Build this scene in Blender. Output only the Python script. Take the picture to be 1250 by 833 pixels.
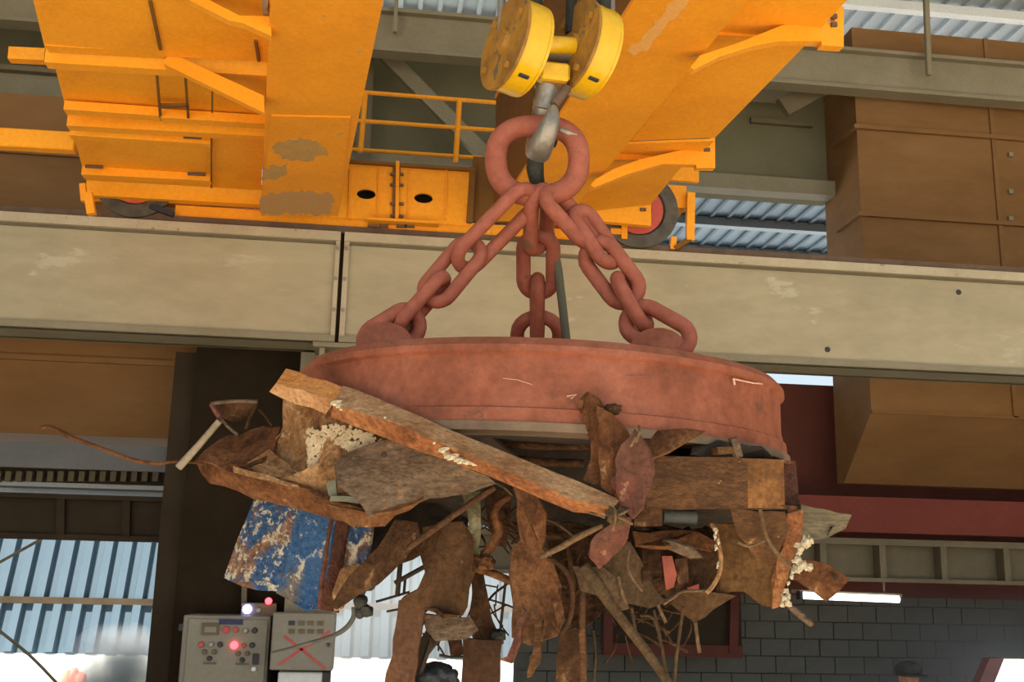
import bpy, bmesh, math, random
import numpy as np
from mathutils import Vector, Matrix, noise
random.seed(7)
S = bpy.context.scene
C = S.collection
for o in list(bpy.data.objects): bpy.data.objects.remove(o)

# ------------------------------------------------------------------ camera
F, CAMZ = 1300.0, 2.4
PITCH, YAW, ROLL = math.radians(12.5), math.radians(7.0), math.radians(1.3)
fw = Vector((math.sin(YAW)*math.cos(PITCH), math.cos(YAW)*math.cos(PITCH), math.sin(PITCH)))
r0 = Vector((math.cos(YAW), -math.sin(YAW), 0)); u0 = r0.cross(fw)
RT = r0*math.cos(ROLL) + u0*math.sin(ROLL); UP = u0*math.cos(ROLL) - r0*math.sin(ROLL)
O = Vector((0, 0, CAMZ))
cam = bpy.data.objects.new('camera', bpy.data.cameras.new('camera')); C.objects.link(cam)
M = Matrix.Identity(4)
for i in range(3):
    M[i][0] = RT[i]; M[i][1] = UP[i]; M[i][2] = -fw[i]; M[i][3] = O[i]
cam.matrix_world = M
cam.data.sensor_width = 36; cam.data.lens = F/1250*36; cam.data.clip_end = 400
S.camera = cam

# ------------------------------------------------------------------ sky, sun, exposure
S.view_settings.view_transform = 'Standard'; S.view_settings.look = 'None'
S.view_settings.gamma = 1; S.view_settings.use_curve_mapping = False
S.view_settings.exposure = 0.66
W = bpy.data.worlds.new('sky'); S.world = W; W.use_nodes = True
bg = W.node_tree.nodes['Background']; bg.inputs[0].default_value = (0.74, 0.88, 1.0, 1); bg.inputs[1].default_value = 0.62
sun = bpy.data.objects.new('sun', bpy.data.lights.new('sun', 'SUN')); C.objects.link(sun)
sun.data.energy = 11.5; sun.data.angle = math.radians(3); sun.data.color = (1, .93, .80)
sun.rotation_euler = Vector((0.8, .8, -1.5)).to_track_quat('-Z', 'Y').to_euler()

# ------------------------------------------------------------------ rays from picture points into the place
def ray(px, py): return fw + RT*((px-625)/F) - UP*((py-416.5)/F)
def D(px, py, d): return O + ray(px, py)*d
def PY(px, py, Y): r = ray(px, py); return O + r*(Y/r.y)
def PZ(px, py, Z): r = ray(px, py); return O + r*((Z-CAMZ)/r.z)
def PX(px, py, X): r = ray(px, py); return O + r*(X/r.x)

# ------------------------------------------------------------------ materials
def lin(c): return tuple(((v/255)/12.92 if v/255 <= .04045 else ((v/255+.055)/1.055)**2.4) for v in c)
MATS = {}
def mat(name, cols, scale=4, rough=.7, metal=0, bump=.3, bscale=None, fleck=None, fleck_amt=.0, fleck_scale=18, stretch=None, spec=.4, detail=8, fine=(30, .92, 1.07)):
    """procedural material: noise mix of two or three linear colours, optional flecks, bump"""
    m = bpy.data.materials.new(name); m.use_nodes = True; nt = m.node_tree; N = nt.nodes; L = nt.links
    b = N['Principled BSDF']; b.inputs['Roughness'].default_value = rough; b.inputs['Metallic'].default_value = metal
    b.inputs['Specular IOR Level'].default_value = spec
    tc = N.new('ShaderNodeTexCoord'); src = tc.outputs['Object']
    if stretch:
        mp = N.new('ShaderNodeMapping'); mp.inputs['Scale'].default_value = stretch; L.new(src, mp.inputs[0]); src = mp.outputs[0]
    n1 = N.new('ShaderNodeTexNoise'); n1.inputs['Scale'].default_value = scale; n1.inputs['Detail'].default_value = detail; n1.inputs['Roughness'].default_value = .62
    L.new(src, n1.inputs['Vector'])
    r = N.new('ShaderNodeValToRGB'); L.new(n1.outputs[0], r.inputs[0])
    el = r.color_ramp.elements
    k = len(cols)
    el[0].position = .32; el[0].color = (*cols[0], 1); el[1].position = .68; el[1].color = (*cols[-1], 1)
    for i in range(1, k-1):
        e = el.new(.32+.36*i/(k-1)); e.color = (*cols[i], 1)
    out = r.outputs[0]
    if fleck:
        n2 = N.new('ShaderNodeTexNoise'); n2.inputs['Scale'].default_value = fleck_scale; n2.inputs['Detail'].default_value = 6; n2.inputs['Roughness'].default_value = .7
        L.new(src, n2.inputs['Vector'])
        r2 = N.new('ShaderNodeValToRGB'); L.new(n2.outputs[0], r2.inputs[0])
        r2.color_ramp.elements[0].position = .66-fleck_amt; r2.color_ramp.elements[1].position = .70-fleck_amt
        mx = N.new('ShaderNodeMix'); mx.data_type = 'RGBA'; L.new(r2.outputs[0], mx.inputs[0])
        L.new(out, mx.inputs[6]); mx.inputs[7].default_value = (*fleck, 1); out = mx.outputs[2]
    if fine:
        n4 = N.new('ShaderNodeTexNoise'); n4.inputs['Scale'].default_value = fine[0]; n4.inputs['Detail'].default_value = 5; n4.inputs['Roughness'].default_value = .7
        L.new(src, n4.inputs['Vector']); mr = N.new('ShaderNodeMapRange'); L.new(n4.outputs[0], mr.inputs[0])
        mr.inputs[1].default_value = .32; mr.inputs[2].default_value = .68; mr.inputs[3].default_value = fine[1]; mr.inputs[4].default_value = fine[2]
        vm = N.new('ShaderNodeVectorMath'); vm.operation = 'SCALE'; L.new(out, vm.inputs[0]); L.new(mr.outputs[0], vm.inputs['Scale']); out = vm.outputs[0]
    L.new(out, b.inputs['Base Color'])
    if bump:
        n3 = N.new('ShaderNodeTexNoise'); n3.inputs['Scale'].default_value = bscale or scale*6; n3.inputs['Detail'].default_value = 6
        L.new(src, n3.inputs['Vector'])
        bp = N.new('ShaderNodeBump'); bp.inputs['Strength'].default_value = bump; bp.inputs['Distance'].default_value = .02
        L.new(n3.outputs[0], bp.inputs['Height']); L.new(bp.outputs[0], b.inputs['Normal'])
    MATS[name] = m; return m
def emit(name, col, st):
    m = bpy.data.materials.new(name); m.use_nodes = True; b = m.node_tree.nodes['Principled BSDF']
    b.inputs['Base Color'].default_value = (*col, 1); b.inputs['Emission Color'].default_value = (*col, 1); b.inputs['Emission Strength'].default_value = st
    MATS[name] = m; return m

YEL = mat('yellow_paint', [(0.8306, 0.3172, 0.0185), (0.946, 0.3749, 0.0206), (0.97, 0.4038, 0.0258)], 1.2, .5, 0, .06, 12, spec=.2)
YELW = mat('worn_yellow_paint', [(0.8147, 0.3115, 0.0206), (0.9544, 0.3749, 0.0227)], 1.5, .55, 0, .08, 12, (.50, .33, .14), .02, 3.0, spec=.2)
YELB = mat('bright_yellow_paint', [(0.6256, 0.3444, 0.0058), (0.6882, 0.41, 0.0077)], 3, .25, 0, .1, 20, (.35, .2, .05), .0, 14, spec=.5)
SAL = mat('salmon_red_paint', [(0.1723, 0.0538, 0.0279), (0.2656, 0.0825, 0.045), (0.323, 0.1113, 0.066)], 4.5, .65, 0, .35, 22, (.17, .07, .04), .05, 6, spec=.25, fine=(28, .8, 1.16))
CHN = mat('chain_red_paint', [(0.276, 0.0782, 0.0478), (0.3864, 0.1196, 0.0782)], 9, .65, 0, .25, 30, (.2, .1, .06), .03, 9, spec=.25, fine=(30, .85, 1.1))
GIR = mat('beige_girder_paint', [(.34, .30, .205), (.41, .36, .25), (.46, .41, .29)], .7, .65, 0, .05, 6, (.50, .46, .35), .05, 1.6, stretch=(.6, 1, 1.6), spec=.2, fine=(4, .92, 1.06))
GIRL = mat('pale_flange_paint', [(.42, .36, .26), (.52, .46, .34)], 1.5, .6, 0, .1, 10, (.3, .2, .13), .03, 5, spec=.2)
RAIL = mat('brown_rail_steel', [(.10, .065, .045), (.16, .10, .07)], 6, .7, .2, .2)
DUCT = mat('brown_duct_paint', [(0.198, 0.1035, 0.0405), (0.234, 0.1242, 0.0504), (0.261, 0.144, 0.063)], .9, .7, 0, .05, 8, stretch=(.5, 1, 1.5), spec=.15, fine=(6, .94, 1.05))
DUCTD = mat('dark_brown_steel', [(.032, .022, .012), (.048, .034, .02)], 2, .7, 0, .1, spec=.15)
BLK = mat('blackened_steel', [(0.0224, 0.0154, 0.009), (0.0336, 0.0238, 0.015)], 2, .9, 0, .1, spec=.05)
GRY = mat('grey_steel_paint', [(.23, .205, .14), (.29, .26, .185)], 1.5, .65, 0, .1, 8, spec=.2)
GRN = mat('greenish_grey_wall', [(0.1485, 0.1375, 0.0825), (0.187, 0.176, 0.11)], .8, .8, 0, .05, 5, spec=.15)
OLV = mat('olive_grey_steel', [(0.125, 0.1056, 0.065), (0.175, 0.144, 0.09)], 1.5, .7, 0, .1)
MAR = mat('maroon_paint', [(0.105, 0.0352, 0.0272), (0.14, 0.048, 0.0374)], 1, .7, 0, .05, spec=.1)
MARL = mat('red_oxide_beam', [(0.1715, 0.0406, 0.0307), (0.2166, 0.0541, 0.0415)], 1, .6, 0, .05, spec=.15)
YARD = mat('sunlit_white_yard', [(.78, .77, .74), (.85, .84, .82)], .5, .9, 0, 0)
BLU = mat('blue_white_sheet', [(0.0399, 0.0684, 0.0953), (0.0532, 0.0848, 0.1155)], .8, .6, 0, .0, spec=.15)
CANO = mat('canopy_sheet', [(.24, .33, .42), (.29, .38, .47)], .8, .6, 0, 0, spec=.1)
CANR = mat('canopy_rib', [(.12, .17, .22), (.15, .20, .26)], .8, .6, 0, 0, spec=.1)
CANP = mat('canopy_purlin', [(.30, .38, .45), (.36, .44, .51)], .8, .6, 0, 0, spec=.1)
ROOF = mat('pale_blue_roof_sheet', [(.38, .45, .52), (.48, .55, .62)], .7, .5, 0, .0)
WHT = mat('white_purlin_paint', [(.72, .78, .82), (.8, .85, .88)], 2, .5, 0, 0)
BLOCK = mat('grey_block', [(0.125, 0.125, 0.1063), (0.1562, 0.1562, 0.135)], 5, .9, 0, .2, spec=.1)
MORT = mat('mortar', [(0.115, 0.115, 0.1035), (0.138, 0.138, 0.1207)], 5, .9, 0, .2, spec=.1)
CONC = mat('pale_dusty_concrete', [(.46, .39, .29), (.58, .50, .38)], .6, .85, 0, .1)
R1 = mat('rust_brown', [(0.0467, 0.0179, 0.0068), (0.1062, 0.0408, 0.0153), (0.1573, 0.0697, 0.0289)], 8, .85, .05, .8, 40, (.27, .15, .07), .01, 16, spec=.2, fine=(55, .55, 1.4))
R2 = mat('rust_dark', [(0.0221, 0.0102, 0.0051), (0.051, 0.0229, 0.0102), (0.085, 0.0399, 0.0187)], 9, .85, .05, .8, 40, (.16, .09, .045), .02, 16, spec=.2, fine=(55, .55, 1.4))
R3 = mat('rust_orange', [(0.1105, 0.0382, 0.017), (0.238, 0.0892, 0.034), (0.306, 0.136, 0.0553)], 7, .85, .0, .8, 40, (.14, .05, .022), .04, 12, spec=.2, fine=(55, .6, 1.35))
R4 = mat('rust_flaky_tan', [(0.12, 0.0552, 0.024), (0.24, 0.126, 0.0576), (0.324, 0.198, 0.102)], 10, .9, 0, 1.0, 34, (.42, .32, .19), .05, 26, spec=.15, fine=(60, .55, 1.4))
R5 = mat('grey_brown_plate', [(0.052, 0.032, 0.02), (0.1, 0.064, 0.0416), (0.144, 0.1, 0.068)], 6, .8, .0, .8, 30, (.2, .115, .06), .05, 10, stretch=(1, 1, 1.8), spec=.2, fine=(50, .6, 1.35))
R6 = mat('purple_brown_plate', [(0.068, 0.0272, 0.0176), (0.108, 0.0464, 0.032), (0.128, 0.0416, 0.0288)], 9, .85, .0, .7, 40, (.24, .13, .075), .01, 16, spec=.2, fine=(50, .65, 1.3))
R7 = mat('rust_amber', [(0.036, 0.0144, 0.0042), (0.078, 0.0324, 0.0096), (0.126, 0.054, 0.0168)], 7, .75, .05, .6, 34, (.34, .22, .11), .0, 22, spec=.3, fine=(50, .6, 1.35), stretch=(1, 1, 2))
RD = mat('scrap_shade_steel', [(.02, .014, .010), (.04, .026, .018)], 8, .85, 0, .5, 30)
WD = mat('rod_greyish_rust', [(0.048, 0.0288, 0.0144), (0.096, 0.0624, 0.0336)], 10, .9, 0, .6, 40, spec=.15, fine=(60, .6, 1.3))
TANR = mat('tan_rust', [(.26, .12, .05), (.40, .22, .11), (.46, .28, .15)], 8, .9, 0, .8, 40, (.22, .09, .04), .03, 12, spec=.15, fine=(55, .65, 1.3))
ORG = mat('bright_orange_rust', [(.45, .17, .045), (.62, .26, .075), (.5, .22, .08)], 6, .85, 0, .7, 40, (.3, .12, .05), .02, 12, spec=.15, fine=(55, .7, 1.25))
FLK = mat('pale_flake', [(.34, .25, .15), (.52, .43, .30)], 25, .9, 0, .3)
CRU = mat('cream_crust', [(.34, .27, .17), (.62, .53, .38)], 40, .9, 0, .6, 60, fine=(80, .6, 1.2))
WIR = mat('dusty_wire', [(0.072, 0.04, 0.0192), (0.16, 0.1, 0.056)], 12, .85, 0, .5, spec=.15, fine=(70, .6, 1.4))
REDP = mat('faded_red_paint', [(0.176, 0.033, 0.022), (0.231, 0.0495, 0.033)], 12, .7, 0, .3)
STL = mat('worn_steel', [(.20, .185, .16), (.34, .32, .29)], 10, .45, .6, .2, 40)
RUB = mat('black_rubber', [(.018, .018, .014), (.035, .034, .028)], 20, .7, 0, .4)
CAB = mat('grey_green_cable', [(.10, .105, .075), (.14, .145, .105)], 20, .7, 0, .2)
BOX = mat('grey_panel_paint', [(0.2625, 0.252, 0.2048), (0.3045, 0.294, 0.2415)], 3, .5, 0, .02, spec=.2)
BOX2 = mat('worn_grey_panel_paint', [(0.252, 0.2415, 0.2048), (0.294, 0.2835, 0.2415)], 3, .5, 0, .02, spec=.2)
DRK = mat('dark_fitting', [(.02, .02, .025), (.04, .04, .045)], 6, .5, 0, 0)
REDT = mat('red_marker_paint', [(.50, .08, .08), (.6, .12, .11)], 6, .7, 0, 0)
BLUT = mat('dark_blue_label', [(.03, .035, .10), (.04, .045, .13)], 6, .6, 0, 0)
WTX = mat('pale_sheet', [(.75, .78, .8), (.82, .84, .86)], 6, .6, 0, 0)
LEDB = emit('blue_light', (.35, .35, 1.0), 9)
LEDR = emit('red_light', (1.0, .06, .08), 3)
TUBE = emit('tube_light', (.95, .98, 1.0), 2.5)
FLAME = emit('flame', (1.0, .27, .18), .8)
# blue sheet with flaking paint
def blue_mat():
    m = mat('flaking_blue_paint', [(.20, .16, .13), (.022, .055, .13), (.03, .07, .16), (.15, .075, .042), (.22, .15, .10)], 10, .8, 0, .6, 40, (.36, .32, .26), .13, 34, detail=12, spec=.15, fine=(50, .5, 1.4))
    return m
BLP = blue_mat()
BRW = mat('plain_brown', [(.16, .075, .02), (.22, .105, .03)], 1.5, .7, 0, .1, spec=.15)
SKIN = mat('skin', [(.33, .18, .12), (.38, .21, .15)], 6, .6, 0, 0)
CLO = mat('dark_cloth', [(.03, .033, .035), (.045, .048, .05)], 20, .9, 0, .2)
def smoke_mat(name, col, dens, fall=True, scale=1.2):
    m = bpy.data.materials.new(name); m.use_nodes = True; nt = m.node_tree; N = nt.nodes; L = nt.links
    N.remove(N['Principled BSDF']); v = N.new('ShaderNodeVolumeScatter'); v.inputs['Color'].default_value = (*col, 1); v.inputs['Anisotropy'].default_value = .2
    L.new(v.outputs[0], N['Material Output'].inputs['Volume'])
    tc = N.new('ShaderNodeTexCoord'); n = N.new('ShaderNodeTexNoise'); n.inputs['Scale'].default_value = scale; n.inputs['Detail'].default_value = 3
    L.new(tc.outputs['Object'], n.inputs['Vector'])
    r = N.new('ShaderNodeMapRange'); r.inputs[1].default_value = .35; r.inputs[2].default_value = .7; r.inputs[3].default_value = 0; r.inputs[4].default_value = dens
    L.new(n.outputs[0], r.inputs[0])
    out = r.outputs[0]
    if fall:   # thin out towards the edge of the cloud
        ln = N.new('ShaderNodeVectorMath'); ln.operation = 'LENGTH'; L.new(tc.outputs['Object'], ln.inputs[0])
        fr = N.new('ShaderNodeMapRange'); fr.inputs[1].default_value = .35; fr.inputs[2].default_value = 1.0; fr.inputs[3].default_value = 1; fr.inputs[4].default_value = 0
        L.new(ln.outputs['Value'], fr.inputs[0]); mu = N.new('ShaderNodeMath'); mu.operation = 'MULTIPLY'; L.new(fr.outputs[0], mu.inputs[0]); L.new(out, mu.inputs[1]); out = mu.outputs[0]
    L.new(out, v.inputs['Density'])
    return m

# ------------------------------------------------------------------ object helpers
WL = {}                                             # world origin of every object
def thing(name, label, cat, loc, group=None):
    o = bpy.data.objects.new(name, None); C.objects.link(o); o.empty_display_size = .1
    o.location = loc; WL[o.name] = Vector(loc)
    if label: o['label'] = label
    if cat: o['category'] = cat
    if group: o['group'] = group
    return o
def tag(o, label=None, cat=None, group=None, kind=None):
    if label: o['label'] = label
    if cat: o['category'] = cat
    if group: o['group'] = group
    if kind: o['kind'] = kind
    return o
def finish(name, bm, m, parent=None, smooth=None):
    """link a bmesh in world coordinates as one mesh object with its own origin"""
    bmesh.ops.recalc_face_normals(bm, faces=bm.faces[:])
    lo = Vector((min(v.co.x for v in bm.verts), min(v.co.y for v in bm.verts), min(v.co.z for v in bm.verts)))
    hi = Vector((max(v.co.x for v in bm.verts), max(v.co.y for v in bm.verts), max(v.co.z for v in bm.verts)))
    c = (lo+hi)/2
    for v in bm.verts: v.co -= c
    if smooth is not None:
        for f in bm.faces: f.smooth = True
        for e in bm.edges:
            if len(e.link_faces) == 2 and e.calc_face_angle(0) > smooth: e.smooth = False
    me = bpy.data.meshes.new(name); bm.to_mesh(me); bm.free(); me.materials.append(m)
    o = bpy.data.objects.new(name, me); C.objects.link(o)
    o.location = c - (WL[parent.name] if parent else Vector())
    if parent: o.parent = parent
    WL[o.name] = c
    return o
def box_bm(bm, c, sx, sy, sz, ax=None):
    """box centred at c, half sizes along axes"""
    X, Y, Z = ax or (Vector((1, 0, 0)), Vector((0, 1, 0)), Vector((0, 0, 1)))
    vs = [bm.verts.new(c + X*sx*i + Y*sy*j + Z*sz*k) for i in (-1, 1) for j in (-1, 1) for k in (-1, 1)]
    for q in ((0, 1, 3, 2), (4, 6, 7, 5), (0, 4, 5, 1), (2, 3, 7, 6), (0, 2, 6, 4), (1, 5, 7, 3)): bm.faces.new([vs[i] for i in q])
def bevel(bm, w, seg=1):
    if w: bmesh.ops.bevel(bm, geom=bm.edges[:], offset=w, segments=seg, affect='EDGES', clamp_overlap=True)
def aabb(name, x0, x1, y0, y1, z0, z1, m, parent=None, bev=0):
    bm = bmesh.new(); box_bm(bm, Vector(((x0+x1)/2, (y0+y1)/2, (z0+z1)/2)), abs(x1-x0)/2, abs(y1-y0)/2, abs(z1-z0)/2); bevel(bm, bev)
    return finish(name, bm, m, parent)
def frame(p, q, up=Vector((0, 0, 1))):
    a = (q-p).normalized()
    s = a.cross(up)
    if s.length < 1e-4: s = a.cross(Vector((1, 0, 0)))
    s.normalize(); t = s.cross(a).normalized(); return a, s, t
def bar(name, p, q, w, h, m, parent=None, up=Vector((0, 0, 1)), bev=0):
    """solid bar p->q, w across, h along up"""
    a, s, t = frame(p, q, up); bm = bmesh.new()
    box_bm(bm, (p+q)/2, (q-p).length/2, w/2, h/2, (a, s, t)); bevel(bm, bev)
    return finish(name, bm, m, parent)
def prism_bm(bm, poly, off):
    """closed polygon (world points) extruded by vector off"""
    a = [bm.verts.new(p) for p in poly]; b = [bm.verts.new(p+off) for p in poly]
    bm.faces.new(a); bm.faces.new(b[::-1]); n = len(poly)
    for i in range(n): bm.faces.new([a[i], b[i], b[(i+1) % n], a[(i+1) % n]])
def prism(name, poly, off, m, parent=None, bev=0):
    bm = bmesh.new(); prism_bm(bm, poly, off); bmesh.ops.recalc_face_normals(bm, faces=bm.faces[:]); bevel(bm, bev); return finish(name, bm, m, parent)
def hexa(name, q, r, m, parent=None):
    """eight-cornered block from two quads"""
    bm = bmesh.new(); a = [bm.verts.new(p) for p in q]; b = [bm.verts.new(p) for p in r]
    bm.faces.new(a); bm.faces.new(b[::-1])
    for i in range(4): bm.faces.new([a[i], b[i], b[(i+1) % 4], a[(i+1) % 4]])
    return finish(name, bm, m, parent)
def tube_bm(bm, pts, rad, n=8, closed=False):
    k = len(pts); rings = []
    rad = rad if isinstance(rad, (list, tuple)) else [rad]*k
    prev = None
    for i, p in enumerate(pts):
        a = pts[(i+1) % k] if (closed or i < k-1) else p
        b = pts[(i-1) % k] if (closed or i > 0) else p
        t = (a-b).normalized()
        if prev is None:
            s = t.cross(Vector((0, 0, 1)));
            if s.length < .05: s = t.cross(Vector((1, 0, 0)))
        else: s = prev - t*prev.dot(t)
        s.normalize(); prev = s; u = t.cross(s)
        rings.append([bm.verts.new(p + (s*math.cos(2*math.pi*j/n) + u*math.sin(2*math.pi*j/n))*rad[i]) for j in range(n)])
    for i in range(k if closed else k-1):
        A, B = rings[i], rings[(i+1) % k]
        for j in range(n): bm.faces.new([A[j], A[(j+1) % n], B[(j+1) % n], B[j]])
    if not closed: bm.faces.new(rings[0][::-1]); bm.faces.new(rings[-1])
def smoothpath(pts, k=6):
    """Catmull-Rom through points"""
    if len(pts) < 3: return pts
    out = []; P = [pts[0]] + pts + [pts[-1]]
    for i in range(1, len(P)-2):
        for j in range(k):
            t = j/k; a, b, c, d = P[i-1], P[i], P[i+1], P[i+2]
            out.append(.5*((2*b) + (c-a)*t + (2*a-5*b+4*c-d)*t*t + (3*b-a-3*c+d)*t**3))
    out.append(pts[-1]); return out
def tube(name, pts, rad, m, parent=None, n=8, closed=False, k=6):
    bm = bmesh.new(); sp = smoothpath(pts, k) if not closed else pts
    if isinstance(rad, (list, tuple)) and len(sp) != len(rad):
        rad = [float(np.interp(i/(len(sp)-1)*(len(rad)-1), range(len(rad)), rad)) for i in range(len(sp))]
    tube_bm(bm, sp, rad, n, closed); return finish(name, bm, m, parent, smooth=.9)
def lathe_bm(bm, c, prof, ax, n=48, a0=0, a1=2*math.pi):
    """revolve (radius, height) profile about axis ax through c"""
    z = ax.normalized(); x = z.cross(Vector((0, 1, 0)));
    if x.length < .1: x = z.cross(Vector((1, 0, 0)))
    x.normalize(); y = z.cross(x); full = abs(a1-a0-2*math.pi) < 1e-6; rings = []
    for i in range(n if full else n+1):
        t = a0 + (a1-a0)*i/n; d = x*math.cos(t) + y*math.sin(t)
        rings.append([bm.verts.new(c + d*r + z*h) for r, h in prof])
    k = len(prof)
    for i in range(n):
        A, B = rings[i], rings[(i+1) % len(rings)]
        for j in range(k-1): bm.faces.new([A[j], B[j], B[j+1], A[j+1]])
def lathe(name, c, prof, ax, m, parent=None, n=48, smooth=.6):
    bm = bmesh.new(); lathe_bm(bm, c, prof, ax, n); bmesh.ops.remove_doubles(bm, verts=bm.verts[:], dist=1e-5)
    return finish(name, bm, m, parent, smooth)
def sheet(name, pts, m, parent=None, th=.012, amp=.012, freq=6, seg=.07, jag=.008, curl=None, seed=0):
    """torn steel sheet: outline of (px,py,distance) points, subdivided, buckled and given thickness"""
    bm = bmesh.new()
    P = [D(*p) for p in pts]
    vs = [bm.verts.new(p) for p in P]; bm.faces.new(vs)
    bmesh.ops.triangulate(bm, faces=bm.faces[:])
    for _ in range(4):
        es = [e for e in bm.edges if e.calc_length() > seg]
        if not es: break
        bmesh.ops.subdivide_edges(bm, edges=es, cuts=1); bmesh.ops.triangulate(bm, faces=bm.faces[:])
    bmesh.ops.recalc_face_normals(bm, faces=bm.faces[:]); bm.normal_update()
    sd = Vector((seed*3.1, seed*1.7, seed*2.3))
    for v in bm.verts:
        v.co += v.normal*amp*2.8*noise.noise(v.co*freq+sd) + v.normal*amp*.6*noise.noise(v.co*freq*3.1+sd)
        if v.is_boundary: v.co += Vector(noise.noise_vector(v.co*30+sd))*jag
    bm.normal_update(); bm.verts.index_update(); src = bm.verts[:]; fs = [[v.index for v in f.verts] for f in bm.faces]
    bd = [(e.verts[0].index, e.verts[1].index) for e in bm.edges if len(e.link_faces) == 1]
    away = sum((v.normal.dot(v.co-O) for v in src)) > 0          # thickness goes away from the seen side
    back = [bm.verts.new(v.co + v.normal*(th if away else -th)) for v in src]
    for f in fs: bm.faces.new([back[i] for i in f][::-1])
    for i, j in bd: bm.faces.new([src[i], src[j], back[j], back[i]])
    return finish(name, bm, m, parent, smooth=.5)
GRP = None
def scrap(name, label, pts, m, cat='scrap metal', group='scrap held by the magnet', **k):
    return tag(sheet(name, pts, m, **k), label, cat, group)
def rod(name, label, pts, rpx, m, cat='rod', group='scrap held by the magnet', n=7, k=5):
    d = sum(p[2] for p in pts)/len(pts)
    r = [x/F*d for x in rpx] if isinstance(rpx, (list, tuple)) else rpx/F*d
    return tag(tube(name, [D(*p) for p in pts], r, m, n=n, k=k), label, cat, group)
def struct(o): o['kind'] = 'structure'; return o

# ================================================================== SETTING
fl = struct(aabb('floor', -60, 60, -40, 70, -.3, 0, CONC))
# hall roof: ribbed sheets on purlins, seen from below
zr = PY(1150, 2, 13.4).z
rf = struct(aabb('ceiling', -16, 26, -2, 17.6, zr+.10, zr+.16, ROOF))
bm = bmesh.new()
struct(aabb('shade_wall_left', -12.6, -12.3, -2, 17.6, 0, zr+.3, DUCT)); struct(aabb('shade_wall_right', 18.3, 18.6, -2, 17.6, 0, zr+.3, DUCT))  # side walls out of view, added to darken the lower hall
x = -6.0
while x < 14:
    box_bm(bm, Vector((x, 15, zr+.07)), .035, 2.6, .03); x += .30
o = finish('roof_rib', bm, ROOF, rf); o['kind'] = 'stuff'
for y in (13.6, 15.2, 16.8):
    aabb('purlin', -16, 26, y-.07, y+.07, zr-.10, zr+.04, WHT, rf)
# runway girder: two lengths meeting at a joint
YR = 10.0
za, zb = PY(0, 272, YR).z, PY(0, 392, YR).z
zt, zbot = PY(625, 298, YR).z, PY(625, 429, YR).z
xj = PY(415, 350, YR).x
def runway(x0, x1, label):
    t = thing('runway_girder', label, 'girder', ((x0+x1)/2, YR, zbot), 'crane runway girders')
    aabb('web', x0, x1, YR, YR+.04, zbot, zt, GIR, t)
    aabb('top_flange', x0, x1, YR-.07, YR+.5, zt-.09, zt, GIRL, t)
    aabb('top_flange_edge', x0, x1, YR-.02, YR, zt-.115, zt-.09, OLV, t)
    aabb('bottom_flange', x0, x1, YR-.06, YR+.5, zbot, zbot+.06, GRY, t)
    aabb('rear_web', x0, x1, YR+.42, YR+.46, zbot, zt-.09, GIR, t)
    return t
g1 = runway(-9, xj-.018, 'beige steel runway girder, shorter length at the left of the black joint')
aabb('end_plate', xj-.06, xj-.02, YR-.05, YR+.45, zbot+.06, zt-.09, GIRL, g1)
g2 = runway(xj+.018, 14, 'long beige steel runway girder behind the lifting chains, right of the black joint')
aabb('end_plate', xj+.02, xj+.07, YR-.05, YR+.45, zbot+.06, zt-.09, GIRL, g2)
aabb('splice_plug', xj-.017, xj+.017, YR+.0, YR+.3, zbot, zt, BLK, g2)
(aabb('splice_backing', xj-.10, xj+.10, YR+.045, YR+.41, zbot+.065, zt-.095, BLK, g2))
for px, py in ((415, 303), (414, 340), (412, 378)):
    for s, gg in ((-1, g1), (1, g2)):
        p = PY(px, py, YR-.06); bm = bmesh.new(); lathe_bm(bm, Vector((xj+s*.043, YR-.06, p.z)), [(0, 0), (.02, 0), (.02, .02), (0, .02)], Vector((0, 1, 0)), 6); finish('bolt', bm, STL, gg)
for px, py in ((1010, 427), (1170, 357)):
    p = PY(px, py, YR); bm = bmesh.new(); lathe_bm(bm, Vector((p.x, YR-.01, p.z)), [(0, 0), (.028, 0), (.028, .02), (0, .02)], Vector((0, 1, 0)), 10); finish('bolt_hole_plug', bm, DRK, g2)
tr = tag(aabb('crane_rail', -9, 14, YR-.03, YR+.07, zt, zt+.07, RAIL), 'long brown crane rail on top of the beige runway girders', 'rail')
RZ = zt+.07
# grey column below the joint and the dark boxed column beside it
xc0, xc1 = PY(344, 800, 10.5).x, PY(402, 800, 10.5).x
col = thing('steel_column', 'grey steel column under the girder joint, carrying the small panel with a red cross', 'column', ((xc0+xc1)/2, 10.6, 0))
aabb('flange', xc0, xc1, 10.42, 10.46, 0, zbot-.02, GRY, col); aabb('web', (xc0+xc1)/2-.02, (xc0+xc1)/2+.02, 10.46, 10.8, 0, zbot-.02, OLV, col); aabb('flange', xc0, xc1, 10.8, 10.84, 0, zbot-.02, GRY, col)
aabb('cap_plate', xj-.22, xj+.22, YR-.02, YR+.9, zbot-.045, zbot-.002, GRY, col)
aabb('bracket', xj-.16, xj-.11, YR+.05, YR+.42, zbot-.35, zbot-.045, GRY, col); aabb('bracket', xj+.10, xj+.15, YR+.05, YR+.42, zbot-.35, zbot-.045, GRY, col)
xb0 = PY(203, 700, 10.9).x; xb1 = PY(372, 600, 10.9).x
dk = thing('dark_column', 'wide black boxed column between the left opening and the grey column', 'column', ((xb0+xb1)/2, 11.2, 0))
zk = PY(300, 408, 10.9).z
aabb('face_plate', xb0+.10, xb1, 10.9, 10.95, 0, zk+.4, BLK, dk); aabb('side_plate', xb0-.12, xb0+.10, 11.0, 11.45, 0, zk-.2, DUCTD, dk); aabb('rear_plate', xb0+.1, xb1, 11.38, 11.45, 0, zk+.4, BLK, dk)
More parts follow.
